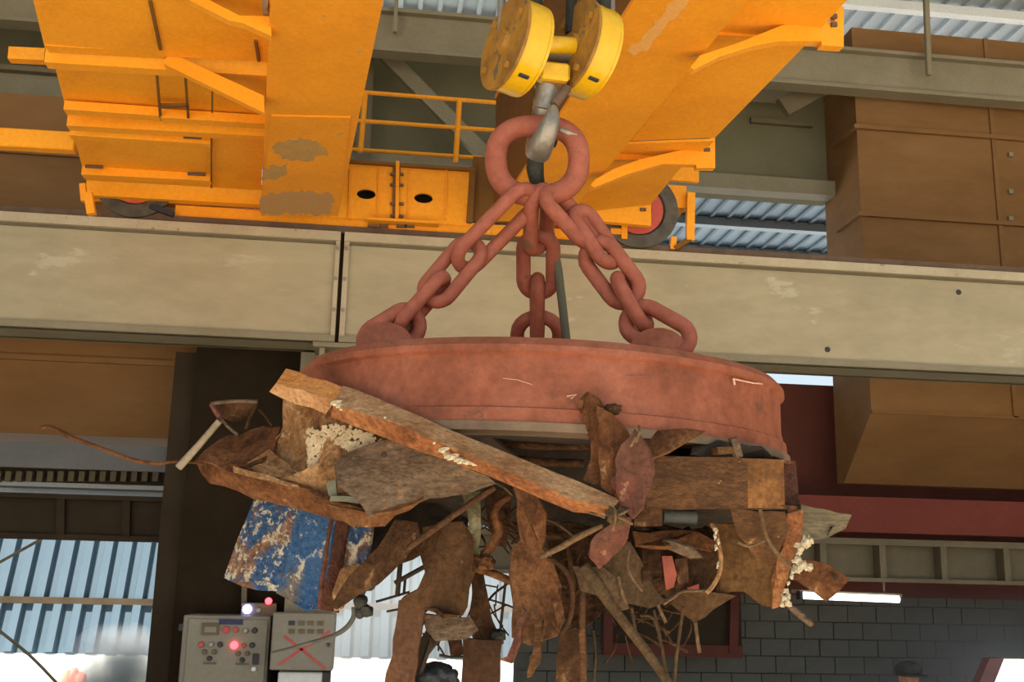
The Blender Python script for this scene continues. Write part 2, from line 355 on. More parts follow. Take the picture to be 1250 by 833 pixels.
# brown sheet-metal ducts left and right
def seam(par, x0, x1, y, z, side_y=None):
    aabb('seam_flange', x0, x1, y-.06, y, z-.03, z+.03, DUCT, par)
    if side_y: aabb('seam_flange', x0-.06, x0, y-.06, min(side_y, 13.7), z-.03, z+.03, DUCT, par)
YD = 13.0
xd = PY(1049, 220, YD).x
z1 = PY(1067, 503, YD).z; zt2 = PY(1045, 34, YD).z
pb = PX(1030, 590, xd)
rd = thing('brown_duct', 'large brown sheet metal duct behind the runway girder at the right', 'duct', (xd+2, YD+1, pb.z))
sy = PX(1006, 220, xd).y
bm = bmesh.new()
prism_bm(bm, [Vector((xd, YD, zt2)), Vector((xd, sy, zt2)), Vector((xd, sy, pb.z)), Vector((xd, pb.y, pb.z)), Vector((xd, YD, z1))], Vector((5, 0, 0)))
finish('casing', bm, DUCT, rd)
for py in (156, 262): seam(rd, xd, xd+5, YD, PY(1048, py, YD).z, sy)
aabb('seam_flange', xd, xd+5, YD-.03, YD, z1-.02, z1+.02, DUCT, rd)
p = PY(1222, 300, YD); aabb('seam_flange', p.x-.03, p.x+.03, YD-.03, YD, z1, zt2, DUCT, rd)
for py in (190, 235, 268):
    pp = PY(1232, py, YD); aabb('rivet', pp.x-.03, pp.x+.03, YD-.05, YD, pp.z-.03, pp.z+.03, GRY, rd)
YL = 11.5
xl = PY(245, 415, YL).x
zl0, zl1, zl2 = PY(100, 120, YL).z, PY(150, 440, YL).z, PY(150, 534, YL+.5).z
ld = thing('brown_duct', 'brown sheet metal duct behind the runway girder at the far left', 'duct', (xl-3, YL+1, zl2), None)
bm = bmesh.new()
prism_bm(bm, [Vector((xl, YL, zl0)), Vector((xl, YL+2, zl0)), Vector((xl, YL+2, zl2)), Vector((xl, YL+.5, zl2)), Vector((xl, YL, zl1))], Vector((-7, 0, 0)))
finish('casing', bm, DUCT, ld)
for py in (188, 262, 438): aabb('seam_flange', xl-7, xl, YL-.05, YL, PY(60, py, YL).z-.03, PY(60, py, YL).z+.03, DUCT, ld)
# upper back wall, eaves girder, sill beam
YW = 14.0
zw0, zw1 = PY(920, 240, YW).z, PY(920, 60, YW).z
ub = struct(aabb('wall_back', -12, xd-.004, YW, YW+.2, zw0, zw1, GRN))
aabb('sill_beam', -12, xd-.004, YW-.25, YW, zw0, zw0+.22, GRY, ub)
aabb('wall_rail', PY(915, 150, YW).x, PY(990, 150, YW).x, YW-.08, YW, PY(950, 151, YW).z-.04, PY(950, 151, YW).z+.04, OLV, ub)
aabb('wall_band', PY(700, 118, YW).x, PY(985, 118, YW).x, YW-.05, YW, PY(950, 128, YW).z, PY(950, 112, YW).z, GRY, ub)
YE = 12.6
ze0, ze1 = PY(1000, 100, YE).z, PY(1000, 58, YE).z
eb = thing('eaves_girder', 'long grey steel girder high under the roof behind the crane', 'girder', (2, YE, ze0))
aabb('web', -12, 18, YE+.1, YE+.14, ze0, ze1, GRY, eb); aabb('bottom_flange', -12, 18, YE, YE+.24, ze0-.05, ze0, GRY, eb); aabb('top_flange', -12, 18, YE, YE+.24, ze1, ze1+.05, GRY, eb)
p = PY(1132, 62, YE-.1)
hr = tag(bar('hanger_rod', PY(1128, -60, YE-.12), PY(1134, 92, YE-.12), .07, .07, GRY, bev=.01), 'grey vertical hanger bar in front of the girder at the top right', 'bar')
gs = thing('stiffener_post', 'short grey post on the girder just left of the hook block', 'post', PY(482, 30, YE-.1)); bar('post', PY(484, 0, YE-.05), PY(482, 40, YE-.05), .07, .05, GRY, gs)
le = thing('left_girder', 'grey steel beam above the brown duct at the top left', 'girder', PY(0, 100, 12.2)); le.name = 'wall_girder'
WL['wall_girder'] = Vector(PY(0, 100, 12.2))
aabb('web', -9, PY(120, 100, 12.2).x, 12.2, 12.25, PY(20, 118, 12.2).z, PY(20, 90, 12.2).z, GRY, le)
aabb('flange', -9, PY(120, 100, 12.2).x, 12.1, 12.3, PY(20, 90, 12.2).z, PY(20, 84, 12.2).z, OLV, le)
# braces on the back wall
def brace(lbl, a, b, Y, w, m): return tag(bar('diagonal_brace', PY(*a, Y), PY(*b, Y), w, .12, m, up=Vector((0, -1, 0))), lbl, 'brace')
brace('grey diagonal roof brace seen between the two yellow bridge beams', (452, 48), (592, 190), 13.4, .2, GRY)
brace('dark diagonal brace beside the brown duct at the upper right', (955, 132), (1035, 88), 13.2, .28, OLV)
wp = tag(bar('wall_post', PY(448, 60, 13.6), PY(440, 262, 13.6), .2, .2, OLV), 'dim upright post on the back wall right of the left bridge beam', 'post')
# lower back walls
YM = max(14.6, pb.y+.1, sy+.1); print('YM', YM, pb, sy)
xm0, xm1 = PY(480, 520, YM).x, PY(1040, 520, YM).x
mw = thing('maroon_wall_panel', 'dark maroon steel wall panels below the runway girder', 'wall panel', (2, YM, 1.5))
ztm = PY(990, 470, YM).z; zmid = PY(700, 606, YM).z; zlow = PY(1100, 730, YM).z
aabb('upper_panel', PY(372, 520, YM).x, 17, YM, YM+.1, zmid, ztm, MAR, mw)
aabb('lower_panel', PY(668, 650, YM).x, 17, YM+.02, YM+.1, zlow, zmid, MAR, mw)
fr = thing('maroon_frame', 'dark maroon steel frame on the block wall behind the scrap', 'frame', PY(820, 790, YM))
q = [PY(735, 725, YM), PY(905, 725, YM), PY(905, 797, YM), PY(735, 797, YM)]
bar('post', PY(895, 725, YM), PY(893, 797, YM), .18, .12, MAR, fr); bar('post', PY(742, 725, YM), PY(741, 797, YM), .18, .12, MAR, fr); bar('sill', PY(735, 792, YM), PY(905, 796, YM), .12, .16, MAR, fr)
aabb('back_plate', q[0].x, q[1].x, YM+.03, YM+.07, q[2].z, q[1].z, DUCTD, fr)
rb = tag(aabb('red_beam', PY(560, 610, 13.4).x, 14, 13.3, 13.6, PY(1100, 652, 13.4).z, PY(1100, 609, 13.4).z, MARL), 'red oxide painted beam under the brown duct at the right', 'beam')
gb = thing('stiffened_girder', 'olive grey plate girder with stiffeners below the red beam', 'girder', PY(1120, 690, 13.2))
zg0, zg1 = PY(1120, 712, 13.2).z, PY(1120, 660, 13.2).z
aabb('web', PY(560, 690, 13.2).x, 14, 13.25, 13.3, zg0, zg1, OLV, gb)
aabb('top_flange', PY(560, 690, 13.2).x, 14, 13.05, 13.3, zg1-.08, zg1, OLV, gb); aabb('bottom_flange', PY(560, 690, 13.2).x, 14, 13.05, 13.3, zg0, zg0+.05, OLV, gb)
for px in (854, 927, 1000, 1072, 1146, 1222): aabb('stiffener', PY(px, 690, 13.2).x-.04, PY(px, 690, 13.2).x+.04, 13.06, 13.25, zg0+.05, zg1-.08, OLV, gb)
# block wall
YB = YM+.6
xw0 = PY(630, 780, YB).x; ztop = PY(1100, 700, YB).z
xo = PY(1222, 800, YB).x; zo = PY(1230, 805, YB).z
bw = struct(aabb('wall_back_lower', xw0, xo-.02, YB+.05, YB+.25, 0, ztop, MORT)); bw.name = 'wall_rear'; WL['wall_rear'] = WL['wall_back_lower']
aabb('upper_panel', xo-.02, 16, YB+.05, YB+.25, zo, ztop, MORT, bw)
bwid, bh = .44, .24
bm = bmesh.new(); box_bm(bm, Vector(), bwid/2-.005, .035, bh/2-.005); bevel(bm, .006); bme = bpy.data.meshes.new('block'); bm.to_mesh(bme); bm.free(); bme.materials.append(BLOCK)
r = 0; zz = ztop-bh/2; cnt = 0
while zz > 1.0:
    x = xw0 + bwid/2 + (bwid/2 if r % 2 else 0)
    while x < 9.5:
        if x < xo-bwid/2 or zz-bh/2 > zo:
            b = bpy.data.objects.new('block', bme); C.objects.link(b); b.parent = bw
            b.location = Vector((x, YB+.03+random.uniform(-.008, .008), zz)) - WL['wall_rear']; cnt += 1
        x += bwid
    zz -= bh; r += 1
# slanted cabin window at the lower right; its pane glows in place of daylight
wn = struct(hexa('window_1', [PY(1208, 804, 12.5), PY(1226, 804, 12.5), PY(1196, 880, 12.5), PY(1176, 880, 12.5)], [v+Vector((0, .15, 0)) for v in (PY(1208, 804, 12.5), PY(1226, 804, 12.5), PY(1196, 880, 12.5), PY(1176, 880, 12.5))], mat('pinkish_frame', [(.20, .11, .12), (.26, .15, .16)], 2, .6)))
pg = emit('glowing_daylight_pane', (1, 1, 1), 1.6)
hexa('pane', [PY(1226, 806, 12.55), PY(1300, 808, 12.55), PY(1300, 880, 12.55), PY(1196, 880, 12.55)], [v+Vector((0, .03, 0)) for v in (PY(1226, 806, 12.55), PY(1300, 808, 12.55), PY(1300, 880, 12.55), PY(1196, 880, 12.55))], pg, wn)
tl = thing('tube_light', 'lit white fluorescent tube under the grey girder at the right', 'lamp', PY(1030, 732, 13.0))
tube('tube', [PY(975, 727, 13.0), PY(1097, 732, 13.0)], .045, TUBE, tl, n=10); bar('batten', PY(965, 722, 13.05), PY(1100, 727.5, 13.05), .05, .04, OLV, tl); [bar('hanger', Vector((PY(q_, 722, 13.05).x, 13.07, PY(q_, 724, 13.05).z)), Vector((PY(q_, 722, 13.05).x, 13.07, zg0)), .02, .02, OLV, tl) for q_ in (990, 1080)]
aabb('end_cap', PY(976, 727, 13).x-.02, PY(976, 727, 13).x+.02, 12.94, 13.06, PY(976, 727, 13).z-.05, PY(976, 727, 13).z+.05, DRK, tl)

# ---- left opening: lintels, then the yard and the ribbed building across it
lo = thing('lintel_beam', 'dark brown stiffened lintel beam across the left opening', 'beam', PY(100, 630, 11.6))
def lb(n, y0, y1, Y, dy, m, px0=-40, px1=201, par=None): return aabb(n, PY(px0, (y0+y1)/2, Y).x, PY(px1, (y0+y1)/2, Y).x, Y, Y+dy, PY(100, y1, Y).z, PY(100, y0, Y).z, m, par)
lb('web', 607, 659, 11.7, .05, DUCTD, par=lo); lb('flange', 604, 610, 11.6, .15, DUCTD, par=lo); lb('flange', 653, 660, 11.6, .15, DUCTD, par=lo)
for px in (75, 155): bar('stiffener', PY(px, 608, 11.65), PY(px-1, 655, 11.65), .06, .08, DUCTD, lo)
gu = tag(lb('gutter_panel', 542, 573, 11.8, .08, mat('blue_grey_sheet', [(.13, .135, .14), (.17, .175, .18)], 2, .6, 0, 0)), 'grey sheet strip at the top of the left opening', 'panel')
lv = thing('louvre_strip', 'pale translucent louvre strip above the dark lintel beam', 'louvre', PY(100, 592, 12.2))
lb('back_sheet', 590, 606, 12.3, .03, WHT, par=lv); lb('frame_bar', 586, 590, 12.2, .05, DUCTD, par=lv); lb('frame_bar', 596, 598, 12.2, .05, OLV, par=lv); lb('shade_sheet', 573, 588, 12.25, .04, DUCTD, par=lv)
for i in range(16):
    pp = PY(-2+i*12.8, 582, 12.2); aabb('louvre', pp.x-.03, pp.x+.03, 12.17, 12.25, pp.z-.055, pp.z+.055, OLV, lv)
# yard building with ribbed sheets
YY = 32.0
yb = thing('corrugated_building', 'pale blue ribbed sheet building across the yard', 'building', (-6, YY, 0))
x0, x1 = PY(-80, 700, YY).x, PY(760, 700, YY).x
zb0, zb1 = PY(60, 806, YY).z, PY(60, 560, YY).z
zb0 = max(zb0, .02)
rw = .54
bm = bmesh.new()
prism_bm(bm, [Vector((-rw/2, 0, 0)), Vector((rw/2, 0, 0)), Vector((rw/2, -.03, 0)), Vector((.21, -.03, 0)), Vector((.16, -.20, 0)), Vector((-.06, -.20, 0)), Vector((-.11, -.03, 0)), Vector((-rw/2, -.03, 0))], Vector((0, 0, 1)))
bmesh.ops.recalc_face_normals(bm, faces=bm.faces[:])
sme = bpy.data.meshes.new('ribbed_sheet'); bm.to_mesh(sme); bm.free(); sme.materials.append(BLU)
x = x0
while x < x1:
    b = bpy.data.objects.new('ribbed_sheet', sme); C.objects.link(b); b.parent = yb
    b.location = Vector((x, YY+random.uniform(0, .02), zb0+.02)) - WL[yb.name]; b.scale = (1, 1, (zb1-zb0)*1.25); b.rotation_euler = (-math.radians(20), 0, 0); x += rw
Yg_ = YY+.6; aabb('girt', x0, x1, Yg_-.32, Yg_-.12, PY(100, 738, Yg_-.3).z, PY(100, 730, Yg_-.3).z, DUCTD, yb)
struct(aabb('floor_yard', -30, 40, 22, 60, 0, .02, YARD))  # pale slab laid over the floor, sun glare put into its white
aabb('plinth', x0, x1, YY-.05, YY+.3, 0, zb0+.03, WHT, yb)
# canopy roof beyond the hall, seen through the gap at the right
zc = PY(920, 244, 18.2).z
ca = thing('canopy_roof', 'pale blue ribbed canopy roof seen through the gap left of the brown duct', 'roof', (9, 20, zc))
aabb('roof_sheet', 2, 13, 17.9, 21.6, zc+.08, zc+.12, CANO, ca)
bm = bmesh.new(); x = 2.2
while x < 13:
    box_bm(bm, Vector((x, 19.75, zc+.05)), .03, 1.85, .03); x += .34
o = finish('roof_rib', bm, CANR, ca); o['kind'] = 'stuff'
for y, h in ((19.5, .12), (21.3, .2)): aabb('purlin', 2, 13, y-.1, y+.1, zc-h, zc+.05, CANP, ca)
# yard pole and loose wires on the left
tag(tube('sagging_cable', [PY(-20, 756, 16), PY(0, 771, 16), PY(40, 804, 16), PY(80, 846, 16)], .022, GRY), 'thin grey cable slanting down across the bottom of the left opening', 'cable')
tag(tube('thin_pipe', [PY(-10, 692, 17), PY(55, 656, 17)], .022, GRY), 'thin grey pipe slanting just under the dark lintel beam', 'pipe')

# ================================================================== OVERHEAD CRANE
cr = thing('bridge_crane', 'yellow overhead bridge crane running on the runway girders', 'crane', (0, 9.6, RZ))
HB = PY(365, 262, 9.7).z; HP = HB+.22
def on(px, py, z=HB): return PZ(px, py, z)
def girder(l0, l1, r0_, r1_, name, m, h=1.1):
    """box girder: underside corners far-left, far-right, near-right, near-left"""
    q = [on(*l1), on(*r1_), on(*r0_), on(*l0)]
    e = 1.25   # carry on towards and over the camera
    q[3] = q[0] + (q[3]-q[0])*e; q[2] = q[1] + (q[2]-q[1])*e
    return q
g = girder((330, 0), (318, 262), (468, 0), (413, 262), 'bridge_beam', YEL)
def beam_parts(q, inner, h=1.1):
    up = Vector((0, 0, 1))
    hexa('bottom_plate', q, [p+up*.03 for p in q], YELW, cr)
    for a, b, mm in ((0, 3, YEL if not inner else BRW), (1, 2, YEL)):  # inner web of the right beam is dark brown, its other web yellow
        d = (q[b]-q[a]).normalized(); s = d.cross(up).normalized()
        if (q[1]-q[0]).dot(s) * (1 if a == 0 else -1) < 0: s = -s
        p0, p1 = q[a]+s*.012+up*.031, q[b]+s*.012+up*.031
        hexa('web_plate', [p0, p1, p1+s*.02, p0+s*.02], [v+up*h for v in (p0, p1, p1+s*.02, p0+s*.02)], mm, cr)
    hexa('top_plate', [p+up*h for p in q], [p+up*(h+.03) for p in q], YEL, cr)
beam_parts(g, False, .9)
# weld strap and grey worn patch on the left beam underside
def patch(name, pts, z, th, m):
    if name == 'worn_patch':
        P_ = []
        for i, p in enumerate(pts):
            q_ = pts[(i+1) % len(pts)]; k_ = max(1, int(math.hypot(q_[0]-p[0], q_[1]-p[1])/4))
            for j in range(k_): P_.append((p[0]+(q_[0]-p[0])*j/k_+random.uniform(-2.5, 2.5), p[1]+(q_[1]-p[1])*j/k_+random.uniform(-2.5, 2.5)))
        pts = P_
    return prism(name, [on(px, py, z) for px, py in pts], Vector((0, 0, -th)), m, cr)
patch('splice_plate', [(331, 140), (428, 142), (413, 262), (318, 262)], HB, .012, YELW)
PAT = mat('bare_grey_patch', [(.42, .27, .12), (.60, .32, .08)], 8, .7, 0, .1)
patch('worn_patch', [(334, 178), (350, 170), (375, 168), (396, 178), (398, 188), (378, 196), (350, 194), (336, 188)], HB-.012, .003, PAT)
patch('worn_patch', [(322, 205), (350, 200), (352, 212), (322, 222)], HB-.012, .003, PAT)
patch('worn_patch', [(320, 238), (360, 232), (408, 236), (404, 262), (318, 260)], HB-.012, .003, mat('scuffed_paint', [(.55, .28, .09), (.5, .3, .14)], 9, .7, 0, .1))
q = girder((774, 0), (600, 270), (912, 0), (686, 272), 'bridge_beam', YEL)
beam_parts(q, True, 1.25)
patch('worn_patch', [(822, 0), (842, 0), (790, 60), (774, 68), (768, 62), (790, 38)], HB, .003, mat('sandy_scuff', [(.82, .40, .09), (.84, .44, .15)], 9, .7, 0, .1))
# ---- right walkway: platform plates on brackets with knee braces
hexa('walkway_plate', [on(912, 0, HP), on(1034, 0, HP), on(992, 45, HP), on(874, 45, HP)], [v+Vector((0, 0, .02)) for v in (on(912, 0, HP), on(1034, 0, HP), on(992, 45, HP), on(874, 45, HP))], YEL, cr)
def ext(a, b, t): return a + (b-a)*t
def quadplate(name, pts, z, th, m):
    return prism(name, [on(px, py, z) for px, py in pts], Vector((0, 0, th)), m, cr)
quadplate('walkway_plate', [(960, -60), (1090, -60), (1034, 0), (912, 0)], HP, .02, YEL)
quadplate('walkway_plate', [(872, 46), (992, 46), (873, 168), (770, 172)], HP, .02, YEL)
quadplate('walkway_plate', [(760, 176), (872, 172), (830, 206), (794, 250), (680, 262)], HP, .02, YEL)
def bracket(ref, knee, rear, bolts):
    """bent knee plate standing across the crane, with a straight channel behind it"""
    Yb = on(*ref, HP).y
    prism('knee_bracket', [PY(px, py, Yb-.06) for px, py in knee], Vector((0, .07, 0)), YEL, cr)
    prism('bracket', [PY(px, py, Yb+.10) for px, py in rear], Vector((0, .05, 0)), YEL, cr)
    for px, py in bolts: bar('bolt', PY(px-3.5, py, Yb-.07), PY(px+3.5, py, Yb-.07), .02, .028, RAIL, cr)
bracket((1030, 42), [(854, 68), (905, 51), (954, 31), (990, 26), (1019, 26), (1019, 8), (1030, 8), (1030, 57), (1003, 55), (1003, 50), (951, 50), (920, 56), (879, 69), (847, 85), (843, 82)], [(884, 24), (955, 27), (1000, 34), (1000, 46), (940, 46), (879, 43), (868, 42)], [(1018, 20), (1018, 30)])
bracket((871, 190), [(727, 219), (750, 206), (780, 195), (828, 184), (858, 183), (862, 172), (873, 165), (873, 205), (850, 205), (850, 201), (809, 200), (768, 212), (725, 229), (721, 226)], [(764, 180), (819, 182), (860, 185), (860, 195), (800, 195), (749, 195)], [(863, 175), (863, 183)])
bracket((795, 268), [(680, 252), (705, 250), (768, 251), (788, 250), (788, 246), (795, 244), (795, 276), (775, 274), (741, 271), (690, 268)], [(680, 262), (760, 266), (760, 272), (680, 270)], [(785, 256)])
# ---- left walkway
quadplate('walkway_plate', [(40, -2), (338, -2), (330, 76), (55, 60)], HP, .02, YEL)
quadplate('walkway_plate', [(10, -90), (336, -90), (336, -4), (38, -4)], HP, .02, YEL)
quadplate('walkway_plate', [(66, 78), (326, 84), (322, 146), (82, 138)], HP+.06, .02, YEL)
quadplate('walkway_plate', [(88, 160), (322, 166), (319, 232), (105, 220)], HP+.02, .02, YEL)
def xbar(name, l, r_, hpx, Yd=.1, z=HP, m=YEL, up=0):
    """bar running across the crane; l and r_ are the middle of its front face"""
    Yb = on(*l, z).y
    a = PY(*l, Yb); b = PY(*r_, Yb); h = hpx/F*Yb*1.0
    return hexa(name, [a+Vector((0, 0, h/2)), b+Vector((0, 0, h/2)), b-Vector((0, 0, h/2)), a-Vector((0, 0, h/2))], [v+Vector((0, Yd, 0)) for v in (a+Vector((0, 0, h/2)), b+Vector((0, 0, h/2)), b-Vector((0, 0, h/2)), a-Vector((0, 0, h/2)))], m, cr)
xbar('bracket', (55, 67), (327, 84), 20)
xbar('edge_strip', (55, 54), (200, 62), 4)
xbar('edge_strip', (78, 128), (194, 136), 12); xbar('edge_strip', (196, 138), (326, 146), 12)
xbar('bracket', (82, 146), (324, 159), 16); xbar('edge_strip', (85, 160), (258, 171), 11)
xbar('edge_strip', (100, 205), (257, 213), 17)
xbar('bracket', (105, 226), (322, 238), 26); xbar('edge_strip', (106, 241), (322, 250), 9, m=YELW)
for px, py in ((103, 157), (235, 167), (115, 203), (240, 212)):
    Yb = on(px, py, HP).y; bar('slot', PY(px-11, py, Yb-.015), PY(px+11, py+1, Yb-.015), .01, .03, RAIL, cr)
for ref, poly in (((55, 67), [(203, 70), (218, 69), (322, 117), (323, 138), (200, 78)]), ((222, -4), [(215, -8), (240, -8), (292, 19), (331, 20), (331, 44), (296, 28), (280, 25)])):
    Yb = on(*ref, HP).y-.12
    prism('knee_brace', [PY(px, py, Yb) for px, py in poly], Vector((0, .07, 0)), YEL, cr)
def flat_strip(name, a, b, w, z, m): return quadplate(name, [(a[0]-w/2, a[1]), (a[0]+w/2, a[1]), (b[0]+w/2, b[1]), (b[0]-w/2, b[1])], z, .02, m)
for a_, b_, w in (((191, 88), (196, 148), 3), ((226, 92), (230, 149), 3), ((259, 108), (259, 138), 2), ((258, 165), (258, 230), 2)): flat_strip('hanger_flat', a_, b_, w, HP-.03, BRW)
flat_strip('ladder_rung', (212, 129), (212, 132), 36, HP-.03, BRW)
for a, b in (((183, 0), (196, 60)), ((312, 50), (316, 74))):
    bar('seam', on(*a, HP-.01), on(*b, HP-.01), .02, .02, BRW, cr)
pa, pb2 = PY(-60, 166, 9.2), PY(93, 175, 9.2)
bar('buffer_beam', pa, pb2, .12, .17, YEL, cr, bev=.01); bar('tie_bar', PY(12, 67, 7.9), PY(56, 69, 7.9), .08, .1, YELW, cr)
bar('leg', PY(108, 236, 9.3), PY(112, 262, 9.3), .07, .07, YEL, cr); bar('leg', PY(101, 225, 9.3), PY(103, 246, 9.3), .05, .05, YELW, cr)
# ---- end carriage with wheels
YC = 9.98
xcl, xcr = PY(116, 262, YC).x, PY(845, 260, YC).x
zc0, zc1 = zt+.075, PY(480, 196, YC).z
aabb('carriage_lower_plate', PY(210, 290, YC).x, PY(742, 290, YC).x, YC+.02, YC+.45, zc0, PY(480, 266, YC).z, YELW, cr)
def ellipse(cx, cy, rx, rz, Y, n=20): return [Vector((cx+rx*math.cos(2*math.pi*i/n), Y, cy+rz*math.sin(2*math.pi*i/n))) for i in range(n)]
zp0, zp1 = PY(480, 270, YC).z, PY(480, 204, YC).z
for pl, pr, hx, hy in ((405, 483, 447, 237), (487, 572, 517, 242)):
    xa, xb_ = PY(pl, 240, YC).x, PY(pr, 240, YC).x
    bm = bmesh.new(); h = PY(hx, hy, YC); n = 24
    el = ellipse(h.x, h.z, .092, .052, YC, n)
    rect = []
    for i in range(n):                              # plate with an oval hole
        t = 2*math.pi*i/n; c, s = math.cos(t), math.sin(t)
        kx = ((xb_-h.x) if c > 0 else (h.x-xa))/max(abs(c), 1e-6); kz = ((zp1-h.z) if s > 0 else (h.z-zp0))/max(abs(s), 1e-6); k = min(kx, kz)
        rect.append(Vector((h.x+c*k, YC, h.z+s*k)))
    for x_, z_ in ((xa, zp0), (xa, zp1), (xb_, zp0), (xb_, zp1)):
        j = min(range(n), key=lambda i: (rect[i]-Vector((x_, YC, z_))).length); rect[j] = Vector((x_, YC, z_))
    A = [bm.verts.new(v) for v in el]; B = [bm.verts.new(v) for v in rect]; A2 = [bm.verts.new(v+Vector((0, .03, 0))) for v in el]
    for i in range(n):
        j = (i+1) % n; bm.faces.new([A[i], A[j], B[j], B[i]]); bm.faces.new([A2[i], A2[j], A[j], A[i]])
    finish('carriage_plate', bm, YEL, cr)
aabb('carriage_top_plate', PY(400, 200, YC).x, PY(580, 200, YC).x, YC-.05, YC+.5, zp1, zp1+.03, BRW, cr)
aabb('carriage_inside', PY(400, 240, YC).x, PY(580, 240, YC).x, YC+.3, YC+.33, zp0, zp1, DRK, cr)
bar('splice_flange', PY(485.5, 197, YC-.04), PY(484.5, 268, YC-.04), .03, .035, YELW, cr)
bar('splice_flange', PY(483, 200, YC-.02), PY(482, 268, YC-.02), .02, .05, BRW, cr)
for px in (481, 490):
    for py in (213, 226, 249, 264): p = PY(px-1, py, YC-.03); bar('bolt', p-Vector((.03, 0, 0)), p+Vector((.03, 0, 0)), .03, .022, RAIL, cr)
for px in (428, 463, 500, 545): bar('stiffener', PY(px, 207, YC-.01), PY(px-2, 268, YC-.01), .02, .02, YELW, cr)
bar('foot_plate', PY(449, 269, YC-.06), PY(535, 274, YC-.06), .12, .025, YELW, cr)
for px in (455, 468, 490, 500): bar('bolt', PY(px-6, 276, YC-.02), PY(px+6, 276.5, YC-.02), .03, .025, RAIL, cr)
aabb('end_web', PY(577, 240, YC).x, PY(640, 240, YC).x, YC+.05, YC+.1, PY(600, 270, YC).z, PY(600, 190, YC).z, BRW, cr)
bar('carriage_end_plate', PY(577, 205, YC-.02), PY(573, 272, YC-.02), .05, .06, BRW, cr)
aabb('carriage_box', PY(640, 260, YC).x, PY(740, 260, YC).x, YC+.02, YC+.5, PY(700, 272, YC).z, PY(700, 215, YC).z, YEL, cr)
def wheel(px, py, R, label):
    c = PY(px, py, YR+.02); c.z = RZ + R
    w = lathe('wheel', c, [(0, -.06), (R*.35, -.06), (R*.38, -.05), (R*.72, -.05), (R*.78, -.085), (R+.05, -.085), (R+.05, -.05), (R, -.045), (R, .09), (0, .09)], Vector((0, 1, 0)), RAIL if 0 else mat('wheel_steel_'+str(px), [(.07, .06, .05), (.13, .12, .10)], 8, .6, .3, .2), cr, 40)
    bm = bmesh.new(); lathe_bm(bm, c, [(R*.40, -.056), (R*.40, -.066), (R*.72, -.066), (R*.72, -.056)], Vector((0, 1, 0)), 32, math.pi*.0, math.pi*2); finish('wheel_web', bm, REDW, w)
    return w
REDW = mat('wheel_red_paint', [(.48, .075, .05), (.6, .11, .08)], 5, .6, 0, .2)
wheel(165, 250, .33, ''); wheel(777, 258, .36, '')
# carriage nose right of the wheel with the rail sweep
bar('nose_plate', PY(835, 192, YC), PY(835, 222, YC), .05, .3, YELW, cr); aabb('nose_box', PY(808, 240, YC).x, PY(838, 240, YC).x, YC, YC+.3, PY(820, 253, YC).z, PY(820, 226, YC).z, YELW, cr)
bar('rail_sweep', PY(843, 236, YC-.05), PY(842, 294, YC-.05), .06, .08, YEL, cr); bar('rail_sweep', PY(842, 292, YC-.05), PY(824, 304, YC-.02), .06, .05, BRW, cr); bar('rail_sweep', PY(822, 290, YC), PY(821, 305, YC), .06, .06, YEL, cr)
bar('slot', PY(806, 246, YC-.02), PY(824, 247, YC-.02), .01, .035, DRK, cr)
bar('axle_bracket', PY(762, 256, YC-.05), PY(762, 292, YC-.05), .03, .06, YELW, cr)
bar('axle_bracket', PY(745, 283, YC-.03), PY(765, 284, YC-.03), .05, .06, YELW, cr); bar('axle_bracket', PY(742, 290, YC), PY(775, 296, YC), .05, .05, DRK, cr)
bar('axle_bracket', PY(184, 252, YC-.05), PY(212, 262, YC-.05), .05, .05, DRK, cr)
# far handrail on the carriage walkway
YH = 10.8
for a, b in (((436, 112), (614, 126)), ((432, 147), (604, 159)), ((424, 182), (588, 193))):
    tube('handrail', [PY(*a, YH), PY(*b, YH)], .024, YEL, cr, n=8)
for a, b in (((561, 121), (556, 198)), ((446, 112), (440, 186))): tube('handrail_post', [PY(*a, YH), PY(*b, YH)], .03, YEL, cr, n=8)
# small lamp box on the left beam
aabb('junction_box', PY(321, 8, 6.1).x, PY(328, 8, 6.1).x, 6.05, 6.15, PY(324, 14, 6.1).z, PY(324, 2, 6.1).z, STL, cr)

